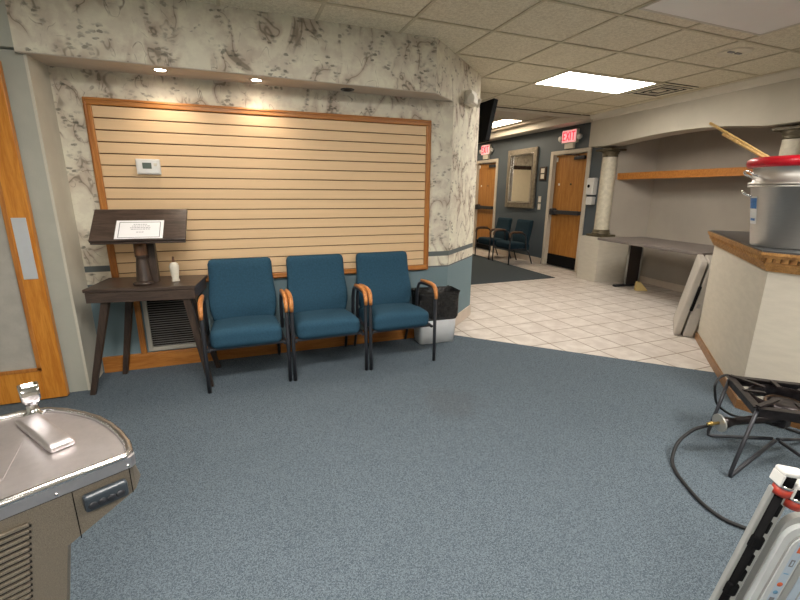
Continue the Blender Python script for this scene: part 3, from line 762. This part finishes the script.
k = B(); k.lathe([(0, -.10), (.19, -.10), (.234, -.010), (.262, -.030), (.274, -.026), (.282, -.005), (.280, .018), (.264, .030), (.246, .026), (.236, .01), (.2, -.08), (0, -.085)], M_red, 56); o = k.build('red_tub'); o.location = (PC.x, PC.y, RZ)
tag(o, 'red plastic tub with a thick rim set in the upper pot', 'tub')
def stick(label, p, q, w):
    p, q = V(p), V(q); d = q - p
    k = B(); k.tube([V((0, 0, 0)), d * .5, d], w, M_bamboo, 10, ry=w * .6); x = k.build('wooden_paddle'); x.location = p
    return tag(x, label, 'paddle')
stick('pale wooden paddle handle leaning out of the red tub, the longer upper one', (3.20, 1.60, RZ - .065), (3.00, 2.039, RZ + .267), .015)
stick('pale wooden paddle handle leaning out of the red tub, the shorter lower one', (3.09, 1.57, RZ - .065), (2.985, 1.932, RZ + .186), .015)

# folded table leaning by the counter end
r = thing('folded_table', 'grey plastic folding table folded in half leaning by the counter end', 'folding table', (3.985, 2.70, 0), math.atan2(-.8, .6))
sh = Matrix(((1, 0, .17, 0), (0, 1, .15, 0), (0, 0, 1, 0), (0, 0, 0, 1)))
def leaf(x0, x1):
    k = B(); k.cushion(((x1 - x0) / 2, .34, .365), .014, M_folded, lambda p: V((p.x + (x0 + x1) / 2, p.y + .34, p.z + .365)), 11); k.xf(sh); return k
leaf(0, .062).build('leaf', r); leaf(.072, .165).build('leaf', r)
k = B(); k.box((.054, -.022, .26), (.080, .02, .50), M_black, .006); k.xf(sh); lbl(k.build('carry_handle', r), 'black carry handle')
k = B(); k.box((.10, -.008, .29), (.125, .01, .33), M_darkgrille, .004); k.xf(sh); k.build('latch', r)

# ------------------------------------------------------------------ waiting chairs
def make_chair(label, group):
    r = thing('waiting_chair', label, 'chair', (0, 0, 0), 0, group)
    hw = .2735
    def seatdef(p):
        q = p.copy(); f = (q.y + .24) / .48      # 0 front, 1 back
        u_ = (p.z / .074 + 1) / 2
        q.z += -.052 * f - .016 * max(0, .25 - f) / .25 * u_ + .012 * (1 - (p.x / .24) ** 2) * u_
        q.x *= 1.0 + .02 * (1 - f)
        return q + V((0, -.035, .368))
    k = B(); k.cushion((.236, .255, .074), .048, M_fabric, seatdef, 13); k.build('seat', r)
    def backdef(p):
        t_ = (p.z + .245) / .49
        y = p.y - .020 * math.exp(-((t_ - .28) / .22) ** 2) * (1 if p.y < 0 else .6)
        x = p.x * (.975 + .06 * math.exp(-((t_ - .36) / .22) ** 2) - .05 * max(0, .2 - t_) / .2)
        return V((x, y + .15 + .085 * t_, p.z + .603))
    k = B(); k.cushion((.240, .040, .245), .034, M_fabric, backdef, 13); k.build('backrest', r)
    for s_ in (-1, 1):
        k = B(); path = [(s_ * hw, -.30, 0), (s_ * hw, -.298, .3), (s_ * hw, -.295, .535)] + [(s_ * hw, y, z) for y, z in ((-.288, .575), (-.268, .603), (-.235, .615), (-.1, .612), (-.02, .604), (.03, .586), (.05, .555), (.065, .51), (.085, .30))]
        k.tube(path, .0135, M_blackmetal, 10); k.build('arm_leg_frame', r)
        k = B(); cap = [(s_ * hw, y, z) for y, z in ((-.308, .530), (-.308, .570), (-.294, .607), (-.262, .630), (-.20, .636), (-.10, .632), (-.02, .624))]
        k.tube(cap, .02, M_armwood, 12, radii=[.0125, .015, .0162, .0165, .0165, .016, .0135]); lbl(k.build('armrest', r), 'curved wooden arm cap')
        k = B(); k.tube([(s_ * .235, .10, .31), (s_ * .245, .19, .20), (s_ * .25, .27, 0)], .0125, M_blackmetal, 8); k.build('rear_leg', r)
        k = B(); k.tube([(s_ * .15, .09, .29), (s_ * .15, .215, .40), (s_ * .15, .235, .62), (s_ * .15, .255, .74)], .011, M_blackmetal, 8); k.build('back_upright', r)
    k = B(); k.box((-.255, -.26, .285), (.255, -.235, .303), M_blackmetal, .004); k.box((-.255, .08, .28), (.255, .105, .31), M_blackmetal, .004); k.box((-.264, -.29, .285), (-.244, .10, .305), M_blackmetal, .004); k.box((.244, -.29, .285), (.264, .10, .305), M_blackmetal, .004)
    k.build('seat_frame', r)
    return r
GR = 'blue waiting chairs against the slatted board'
ch = make_chair('blue waiting chair against the board, next to the dark table', GR); ch.location = (.020, 3.25, .004)
GH = 'shade-darkened chairs in the hall'
dup(ch, (.602, 3.243, .004), 0, 'blue waiting chair in the middle of the row of three')
dup(ch, (1.184, 3.235, .004), 0, 'blue waiting chair at the row end beside the waste bin')
mp2 = {M_fabric: M_fabric_shaded, M_armwood: M_armwood2}
c = dup(ch, (5.20, 7.02, .0), math.radians(-90), 'teal hall armchair with shade in its colour, nearer the door with the near EXIT sign', mp2); c['group'] = GH
c = dup(ch, (5.21, 7.72, .0), math.radians(-90), 'teal hall armchair with shade in its colour, nearer the far door', mp2); c['group'] = GH

# ------------------------------------------------------------------ dark side table with tabletop lectern
TR = math.radians(-8.5)
r = thing('side_table', 'dark stained wooden table with splayed legs in the left corner', 'table', (-.94, 3.165, .004), TR)
k = B(); k.box((0, 0, .715), (.668, .40, .738), M_darkwood, .004); k.build('tabletop', r)
k = B(); k.box((.008, .006, .645), (.660, .024, .714), M_darkwood, .002); k.box((.008, .35, .645), (.660, .368, .714), M_darkwood, .002); k.box((.008, .024, .645), (.026, .35, .714), M_darkwood, .002); k.box((.642, .024, .645), (.660, .35, .714), M_darkwood, .002); k.build('apron', r)
def leg(x0, y0, x1, y1):
    k = B(); w = .020; t_ = V((x0, y0, .70)); e = V((x1, y1, 0))
    q = lambda c, a, z: [(c.x - a, c.y - a * .8, z), (c.x + a, c.y - a * .8, z), (c.x + a, c.y + a * .8, z), (c.x - a, c.y + a * .8, z)]
    A = [k.bm.verts.new(p) for p in q(t_, .024, .70)]; E_ = [k.bm.verts.new(p) for p in q(e, .016, 0)]
    k._fin([k.bm.faces.new(A), k.bm.faces.new(E_[::-1])] + [k.bm.faces.new((A[i], A[(i + 1) % 4], E_[(i + 1) % 4], E_[i])) for i in range(4)], M_darkwoodv); k.build('leg', r)
leg(.12, .045, -.06, .03); leg(.59, .045, .70, -.0); leg(.16, .33, .02, .36); leg(.52, .33, .69, .345)

r = thing('tabletop_lectern', 'dark wooden reading stand with slanted top on the side table', 'lectern', (-.570, 3.25, .744), math.radians(-4))
sl = Matrix.Translation((.0, -.12, .292)) @ Matrix.Rotation(math.radians(44), 4, 'X')
k = B(); k.box((-.275, 0, 0), (.275, .27, .022), M_darkwood, .006, mat=sl); k.box((-.272, -.004, -.012), (.272, .014, .0), M_darkwood, .004, mat=sl); k.build('slanted_top', r)
k = B(); k.prism([(-.035, .02, 0), (.05, .02, 0), (.045, .04, .33), (-.025, .04, .33)], (0, .05, 0), M_darkwoodv); k.build('back_board', r)
k = B(); k.lathe([(.052, 0.0), (.05, .01), (.036, .15), (.034, .17), (.040, .175), (.040, .19), (.036, .19)], M_darkwoodv, 20, mat=Matrix.Translation((-.03, -.0, .008)) @ Matrix.Rotation(math.radians(-3), 4, 'X')); k.build('post', r)
k = B(); k.lathe([(.036, .0), (.038, .012), (.037, .11), (0, .11)], M_postlight, 20, mat=Matrix.Translation((-.03, .0, .195))); lbl(k.build('collar', r), 'lighter brown wood block')
k = B(); k.lathe([(0, 0), (.062, 0), (.066, .010), (.055, .022), (0, .022)], M_darkwoodv, 24, mat=Matrix.Translation((-.03, -.035, .0)) @ Matrix.Diagonal((1, .75, 1, 1))); k.build('foot', r)
ml = r.matrix_basis @ sl
b = B(); x0, x1, y0, y1 = -.135, .140, .010, .165
pm = Matrix.Translation((.0, 0, .0232))
b.box((x0, y0, 0), (x1, y1, .0012), M_paperwhite)
def ink(a, c, d, e, m=M_inkdark): b.box((a, c, .0012), (d, e, .0016), m)
ink(x0 + .018, y0 + .010, x0 + .022, y1 - .014); ink(x1 - .022, y0 + .010, x1 - .018, y1 - .014); ink(x0 + .018, y1 - .018, x1 - .018, y1 - .014); ink(x0 + .018, y0 + .010, x1 - .018, y0 + .013)
for i, (wd, yy) in enumerate(((.075, .128), (.09, .114), (.11, .100), (.10, .087), (.035, .062))):
    xx = .0025 - wd / 2
    while xx < .0025 + wd / 2:
        l_ = random.uniform(.006, .016); ink(xx, yy, xx + l_, yy + .005, M_ink); xx += l_ + .004
b.xf(r.matrix_basis @ Matrix.Identity(4) @ sl @ pm); o = b.build('printed_notice'); tag(o, 'white printed notice with a grey border lying on the slanted reading stand', 'notice')
r = thing('small_bottle', 'small slim white bottle with dark tip standing on the side table', 'bottle', (-.415, 3.275, .742))
k = B(); k.lathe([(0, 0), (.026, 0), (.027, .006), (.022, .02), (.030, .085), (.032, .105), (.024, .125), (.010, .135), (0, .137)], M_offwhite, 20); k.build('body', r)
k = B(); k.lathe([(.010, .133), (.009, .15), (.006, .172), (0, .175)], M_postlight, 12); lbl(k.build('tip', r), 'dark brown tip')

# ------------------------------------------------------------------ waste bin
r = thing('waste_bin', 'white waste bin with black bag beside the row of blue chairs', 'bin', (1.680, 3.392, .004), math.radians(-2))
def rrect(hx, hy, rad, z, n=5):
    pts = []
    for cx, cy, a0 in ((hx - rad, hy - rad, 0), (-hx + rad, hy - rad, 90), (-hx + rad, -hy + rad, 180), (hx - rad, -hy + rad, 270)):
        for i in range(n + 1):
            a_ = math.radians(a0 + 90 * i / n); pts.append((cx + rad * math.cos(a_), cy + rad * math.sin(a_), z))
    return pts
def loft(k, rings, m, capb=True, capt=False):
    R_ = [[k.bm.verts.new(p) for p in rg] for rg in rings]; n = len(R_[0]); fs = []
    for a_, c_ in zip(R_, R_[1:]):
        for i in range(n): fs.append(k.bm.faces.new((a_[i], a_[(i + 1) % n], c_[(i + 1) % n], c_[i])))
    if capb: fs.append(k.bm.faces.new(R_[0][::-1]))
    if capt: fs.append(k.bm.faces.new(R_[-1]))
    k._fin(fs, m, True)
k = B(); loft(k, [rrect(.175, .088, .03, 0), rrect(.182, .095, .03, .2), rrect(.194, .105, .03, .40), rrect(.190, .101, .03, .40), rrect(.172, .085, .03, .01)], M_whitebin); k.build('body', r)
k = B(); rg = []
for z_, gx, gy, w in ((.225, .186, .100, .004), (.25, .196, .11, .008), (.32, .197, .112, .006), (.40, .198, .113, .006), (.455, .199, .114, .005), (.478, .202, .118, .010), (.490, .206, .121, .008), (.478, .205, .112, .010), (.40, .185, .098, .014), (.28, .165, .085, .01)):
    w *= .55; q = rrect(gx, gy, .035, z_, 9)
    rg.append([(x + random.uniform(-w, w), y + random.uniform(-w, w) * .7, z + random.uniform(-w, w)) for x, y, z in q])
loft(k, rg, M_bag, False); lbl(k.build('bin_bag', r), 'crumpled black bag folded over the rim')

# ------------------------------------------------------------------ drinking fountain (front left)
Z0 = .78
FO = V((-.250, 1.003, 0)); uu = V((.90, .437, 0))
ang = math.atan2(uu.y, uu.x)
r = thing('drinking_fountain', 'stainless and bronze drinking fountain at the lower left', 'drinking fountain', FO, ang)
# local: +x = towards the rounded end, +y = across; origin at its near corner
def fo(sx=0.0, inset=0.0, n=8):
    pts = [(-.60 , inset), (-.014 - inset, inset), (-.004 - inset, .010 + inset)]
    for a_, c_ in ((.004, .06), (.004, .12), (-.002, .18), (-.015, .245), (-.037, .308), (-.064, .362), (-.098, .405), (-.145, .430), (-.20, .438), (-.60, .438)):
        pts.append((a_ - inset, c_ - inset * (1 if c_ > .3 else 0)))
    return [(x + sx, y) for x, y in pts]
k = B(); k.prism([(x, y, Z0 - .032) for x, y in fo()], (0, 0, .026), M_topsteel)
# raised rolled rim
rim = [(x, y, Z0 - .004) for x, y in fo(0, .008)]
k.tube(rim, .009, M_steel, 10)
k.build('top', r)
# basin floor: shallow dished inset sheet
k = B(); k.prism([(x, y, Z0 - .0062) for x, y in fo(0, .02)], (0, 0, .0022), M_topsteel)
# wedge shaped fold running to the drain
k.prism([(-.58, .12, Z0 - .004), (-.22, .10, Z0 - .004), (-.155, .30, Z0 - .004), (-.58, .33, Z0 - .004)], (0, 0, .0014), M_topsteel)
k.build('basin', r)
k = B(); k.lathe([(0, .0), (.03, .0), (.032, .002), (0, .003)], M_blackmetal, 18, c=(-.33, .10, Z0 - .0025)); lbl(k.build('drain', r), 'dark drain at the basin edge')
# bubbler cover
k = B()
p_, q_ = V((-.150, .365, 0)), V((-.112, .140, 0)); dd = (q_ - p_); ll_ = dd.length; ph = math.atan2(dd.y, dd.x)
mc = Matrix.Translation(((p_.x + q_.x) / 2, (p_.y + q_.y) / 2, Z0 + .004)) @ Matrix.Rotation(ph, 4, 'Z')
k.cushion((ll_ / 2, .026, .009), .008, M_topsteel, lambda p: mc @ V((p.x, p.y * (1 + .0 * p.x), p.z)), 9)
lbl(k.build('bubbler_cover', r), 'raised steel cover strip')
k = B(); bx, by = -.133, .392
k.lathe([(.022, 0), (.022, .005), (.014, .008), (.013, .03), (.012, .034)], M_chrome, 18, c=(bx, by, Z0 - .004))
loft(k, [[(bx + x, by + y, Z0 + z) for x, y, z in rrect(.013, .012, .005, .028)], [(bx + x, by + y - .002, Z0 + z) for x, y, z in rrect(.020, .016, .006, .044)], [(bx + x, by + y, Z0 + z) for x, y, z in rrect(.021, .017, .007, .082)], [(bx + x, by + y - .001, Z0 + z) for x, y, z in rrect(.016, .012, .005, .0825)], [(bx + x, by + y - .002, Z0 + z) for x, y, z in rrect(.013, .010, .005, .050)]], M_chrome, True, True)
lbl(k.build('spout', r), 'chrome spout with mouth guard')
# upper cabinet tapering under the top, with seams
k = B()
def ring(z, shrink, back=0): return [(x - shrink * (1 if x > -.3 else 0), y if y > .03 or y > .3 else y, z) for x, y in fo(0, .006)]
front = fo(0, .006)
rings = []
top = [(x, y, Z0 - .033) for x, y in front]
rings = [top, [(x + .014 if x > -.3 and y > .03 else x, y, Z0 - .098) for x, y in front], [(x - .125 if x > -.3 else x, y, Z0 - .155) for x, y in front]]
loft(k, rings, M_bronze, True, True)
for f in k.bm.faces: f.smooth = False
k.build('upper_cabinet', r)
k = B(); k.prism([(x, y, .006) for x, y in ((-.60, .0062), (-.150, .0062), (-.142, .02), (-.142, .30), (-.20, .39), (-.60, .40))], (0, 0, Z0 - .157), M_bronze)
for v in k.bm.verts:
    if v.co.z < .1 and v.co.x > -.4: v.co.x -= .10
k.build('lower_cabinet', r)
k = B()
k.box((-.1265, .0048, Z0 - .153), (-.1250, .0066, Z0 - .036), M_black); k.box((-.0205, .0048, Z0 - .100), (-.019, .0066, Z0 - .036), M_black); k.box((-.60, .0040, Z0 - .0355), (-.014, .0066, Z0 - .0325), M_black)
k.lathe([(0, 0), (.004, 0), (.003, .003), (0, .003)], M_chrome, 10, mat=Matrix.Translation((-.022, .0, Z0 - .024)) @ Matrix.Rotation(PI / 2, 4, 'X'))
k.lathe([(0, 0), (.004, 0), (.003, .003), (0, .003)], M_chrome, 10, mat=Matrix.Translation((-.150, .0, Z0 - .024)) @ Matrix.Rotation(PI / 2, 4, 'X'))
k.build('panel_seam', r)
k = B(); k.box((-.112, -.014, Z0 - .090), (-.030, .008, Z0 - .052), M_bar, .006)
for i in range(4): k.lathe([(0, 0), (.009, 0), (.008, .0025), (0, .0025)], M_blackmetal, 14, mat=Matrix.Translation((-.098 + i * .017, -.0135, Z0 - .076)) @ Matrix.Rotation(PI / 2, 4, 'X'))
lbl(k.build('push_bar', r), 'blue-grey push bar')
k = B()
for i in range(20):
    z_ = Z0 - .066 - i * .0132; x_ = -.200 - i * .0019
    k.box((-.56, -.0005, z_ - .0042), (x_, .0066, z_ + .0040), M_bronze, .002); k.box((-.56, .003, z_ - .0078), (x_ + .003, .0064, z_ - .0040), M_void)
lbl(k.build('louvers', r), 'stack of horizontal louvers')

# ------------------------------------------------------------------ gas burner and hose
r = thing('gas_burner', 'black cast iron outdoor gas burner on bent legs on the carpet', 'burner', (2.58, 1.10, .004))
BZ = .356
c1, c2, c3, c4 = [V((p[0] - 2.58, p[1] - 1.10, BZ)) for p in ((2.56, 1.37), (2.300, 1.085), (2.60, .84), (2.86, 1.125))]
def bar(k, a_, c_, w, h, m):
    d = (c_ - a_).normalized(); n = V((-d.y, d.x, 0)).normalized() * w / 2; up_ = V((0, 0, h))
    k.prism([a_ + n, c_ + n, c_ - n, a_ - n], -up_, m)
k = B()
for a_, c_ in ((c1, c2), (c2, c3), (c3, c4), (c4, c1)): bar(k, a_, c_, .034, .007, M_castiron); bar(k, a_ - V((0, 0, .005)), c_ - V((0, 0, .005)), .008, .045, M_castiron)
k.build('frame', r)
ctr = (c1 + c2 + c3 + c4) / 4
k = B()
for a_ in (c1, c2, c3, c4):
    d = (ctr - a_); q = a_ + d * .62; bar(k, a_ + V((0, 0, .008)), q + V((0, 0, .008)), .022, .012, M_castiron)
for a_, c_ in ((c1, c2), (c2, c3), (c3, c4), (c4, c1)):
    m_ = (a_ + c_) / 2; bar(k, m_ + V((0, 0, .006)), m_ + (ctr - m_) * .5 + V((0, 0, .006)), .02, .010, M_castiron)
k.build('pot_grate', r)
k = B(); k.lathe([(.150, -.01), (.158, -.012), (.150, -.075), (.142, -.075), (.150, -.01)], M_castiron, 32, c=ctr); lbl(k.build('wind_ring', r), 'scorched round wind guard')
k = B(); k.lathe([(0, -.10), (.05, -.10), (.075, -.06), (.08, -.045), (.06, -.035), (.03, -.04), (0, -.038)], M_castiron, 28, c=ctr); k.lathe([(.083, -.047), (.09, -.050), (.088, -.04), (.080, -.038)], M_rust, 28, c=ctr); k.build('burner_head', r)
inlet = V((2.270 - 2.58, 1.215 - 1.10, .205)); 
k = B(); tgt = ctr + V((0, 0, -.12)); dv = (tgt - inlet)
k.tube([inlet, inlet + dv * .12, inlet + dv * .2, inlet + dv * .5, inlet + dv * .9, tgt], .02, M_castiron, 14, radii=[.036, .028, .019, .021, .026, .03]); k.tube([tgt, tgt + V((0, 0, .06))], .03, M_castiron, 12); k.box(tgt + V((-.03, -.03, -.05)), tgt + V((.03, .03, .0)), M_castiron, .006); k.build('venturi_tube', r)
k = B(); dn_ = dv.normalized(); k.tube([inlet - dn_ * .006, inlet + dn_ * .004], .046, M_legsilver, 24); lbl(k.build('air_shutter', r), 'round silver air shutter disc')
k = B(); k.tube([inlet - dn_ * .065, inlet - dn_ * .006], .008, M_brass, 8); k.tube([inlet - dn_ * .05, inlet - dn_ * .035], .012, M_brass, 6); lbl(k.build('fitting', r), 'brass hose fitting')
feet = [V((p[0] - 2.58, p[1] - 1.10, .008)) for p in ((2.455, 1.365), (2.175, 1.075), (2.545, .655), (2.97, 1.12))]
ins = []
for a_, f_ in zip((c1, c2, c3, c4), feet):
    k = B(); inn = ctr + (a_ - ctr) * .05; inn.z = .10
    ft2 = f_ + (ctr - f_).normalized() * .035; ft2.z = .008
    top_ = a_ - V((0, 0, .02))
    k.tube([top_, top_ + (f_ - top_) * .5, top_ + (f_ - top_) * .94, f_ + (ft2 - f_) * .3, ft2, ft2 + (inn - ft2) * .1, ft2 + (inn - ft2) * .5, inn], .0095, M_blackmetal, 8)
    k.build('leg', r)
# gas hose
def smooth(pts, n=8):
    P_ = [V(p) for p in pts]; out = []
    for i in range(len(P_) - 1):
        p0 = P_[max(i - 1, 0)]; p1 = P_[i]; p2 = P_[i + 1]; p3 = P_[min(i + 2, len(P_) - 1)]
        for j in range(n):
            t_ = j / n; out.append(.5 * ((2 * p1) + (-p0 + p2) * t_ + (2 * p0 - 5 * p1 + 4 * p2 - p3) * t_ ** 2 + (-p0 + 3 * p1 - 3 * p2 + p3) * t_ ** 3))
    out.append(P_[-1]); return out
hs = inlet - dn_ * .06 + V((2.58, 1.10, .004))
k = B(); k.tube(smooth([hs, (2.225, 1.245, .185), (2.185, 1.285, .145), (2.11, 1.30, .08), (2.03, 1.265, .022), (1.965, 1.20, .014), (1.915, 1.12, .014), (1.86, 1.0, .014), (1.848, .903, .014), (1.879, .832, .014), (1.95, .72, .014), (2.1, .5, .014), (2.3, .2, .014)]), .0085, M_rubber, 10)
o = k.build('gas_hose'); tag(o, 'black rubber gas hose curving over the carpet from the burner inlet', 'hose')
k = B(); k.tube(smooth([(2.80, 1.34, .25), (2.68, 1.42, .315), (2.585, 1.425, .33), (2.515, 1.41, .30), (2.53, 1.41, .235), (2.575, 1.42, .17), (2.67, 1.44, .10), (2.78, 1.43, .035), (2.88, 1.38, .014), (2.95, 1.28, .014), (3.0, 1.1, .014)]), .007, M_rubber, 10)
o = k.build('gas_hose'); tag(o, 'black hose loop hanging behind the burner frame by the counter base', 'hose')

# ------------------------------------------------------------------ folded step ladder at the lower right
ew = V((.90, -.43, 0)).normalized(); T0 = V((1.185, .474, .70)) + ew * .013 - V((0, 0, .012)); ed = V((-.068, .052, -.40)).normalized(); ew = (ew - ed * ew.dot(ed)).normalized(); ed = (ed + ew * .05).normalized(); ew = (ew - ed * ew.dot(ed)).normalized(); en = ew.cross(ed).normalized()
if en.dot(V((0, 0, 1.36)) - T0) < 0: en = -en
LM = Matrix(((ew.x, -ed.x, en.x, 0), (ew.y, -ed.y, en.y, 0), (ew.z, -ed.z, en.z, 0), (0, 0, 0, 1)))
base = T0 + ed * (T0.z / -ed.z)
r = thing('folded_stepladder', 'light grey folded stepladder with black ribbed bar at the lower right', 'ladder', (base.x, base.y, 0))
LM = Matrix.Translation(T0 - base) @ LM      # local: x = width, y = up along the ladder, z = towards the room
LEN = T0.z / -ed.z
def part(k, name, parent=r, label=None):
    k.xf(LM); o_ = k.build(name, parent)
    if label: lbl(o_, label)
    return o_
for a_, c_ in ((-.0175, -.005), (.013, .036), (.33, .355)):
    k = B(); k.box((a_, -LEN + .012, -.026), (c_, -.030, -.012), M_laddergrey, .003); part(k, 'side_rail')
k = B(); k.tube([(.0035, -LEN + .02, -.010), (.0035, -.035, -.010)], .0096, M_black, 12)
for i in range(9):
    yy = -.085 - i * .054
    k.box((.006, yy - .020, -.016), (.0165 - .002 * (i % 2), yy + .016, .0), M_black, .002)
    if i in (2, 5, 8): k.box((-.010, yy - .020, -.020), (.018, yy + .020, .002), M_black, .006)
part(k, 'ribbed_bar', label='black ribbed bar')
for xx, yy in ((.0045, 0), (.044, -.030)):
    k = B(); k.tube([(xx, yy - .042, -.012), (xx, yy - .022, -.012)], .0195, M_redmetal, 18); part(k, 'collar', label='red collar')
    k = B(); k.tube([(xx, yy - .022, -.012), (xx, yy - .012, -.012)], .0190, M_chrome, 18); k.tube([(xx, yy - .014, -.012), (xx, yy + .016, -.012)], .015, M_black, 14); part(k, 'ring', label='chrome ring')
    k = B(); k.box((xx - .026, yy + .014, -.030), (xx + .030, yy + .028, .004), M_white, .005); k.box((xx - .026, yy - .014, -.030), (xx - .020, yy + .016, .004), M_white, .002); part(k, 'end_cap', label='white end cap')
# moulded body with rounded shoulder, label strip, recessed panel
def shoulder(x0, x1, y0, y1, rad, z):
    pts = [(x0, y0, z)] + [(x0 + rad - rad * math.cos(a_), y1 - rad + rad * math.sin(a_), z) for a_ in [i * PI / 16 for i in range(9)]] + [(x1 - rad + rad * math.sin(a_), y1 - rad + rad * math.cos(a_), z) for a_ in [i * PI / 16 for i in range(9)]] + [(x1, y0, z)]
    return pts
yb = -LEN + .015
k = B(); k.prism(shoulder(.037, .335, yb, -.082, .05, -.014), (0, 0, .016), M_laddergrey); part(k, 'backing_shell')
k = B(); k.prism(shoulder(.040, .332, yb, -.100, .055, .002), (0, 0, .012), M_ladder); part(k, 'moulded_body')
k = B(); k.prism(shoulder(.057, .315, yb, -.118, .050, .0142), (0, 0, .003), M_laddergrey); k.prism(shoulder(.060, .312, yb, -.121, .048, .0144), (0, 0, .006), M_ladder); part(k, 'panel_border')
k = B(); k.prism(shoulder(.097, .28, yb, -.155, .042, .0206), (0, 0, .003), M_laddergrey); k.prism(shoulder(.113, .264, yb, -.172, .034, .0210), (0, 0, .0045), M_ladderblue); k.box((.132, yb, .0256), (.135, -.21, .0264), M_laddergrey); part(k, 'inset_panel', label='pale blue-grey inset panel')
k = B(); k.box((.072, -.39, .0206), (.093, -.148, .0212), M_ladderblue)
k.box((.078, -.180, .0212), (.091, -.160, .0218), M_orange); k.box((.076, -.160, .0212), (.083, -.153, .0218), M_inkblue); k.box((.077, -.225, .0212), (.087, -.203, .0218), M_inkdark); k.box((.080, -.221, .0218), (.084, -.207, .0222), M_ladderblue); k.box((.076, -.25, .0212), (.088, -.247, .0218), M_inkblue)
k.lathe([(0, 0), (.007, 0), (.007, .0006), (0, .0006)], M_orange, 14, c=(.082, -.285, .0212)); k.lathe([(0, 0), (.006, 0), (.006, .0006), (0, .0006)], M_inkblue, 14, c=(.082, -.312, .0212)); k.box((.076, -.35, .0212), (.088, -.33, .0218), M_inkdark)
part(k, 'pictogram_label', label='label strip with orange and blue pictograms')

# ------------------------------------------------------------------ world and view
w = bpy.data.worlds.new('world'); SC.world = w; w.use_nodes = True
w.node_tree.nodes['Background'].inputs[0].default_value = (.8, .85, 1, 1); w.node_tree.nodes['Background'].inputs[1].default_value = .3
SC.view_settings.view_transform = 'Standard'; SC.view_settings.look = 'None'; SC.view_settings.gamma = 1.0; SC.view_settings.use_curve_mapping = False
SC.view_settings.exposure = 0.40
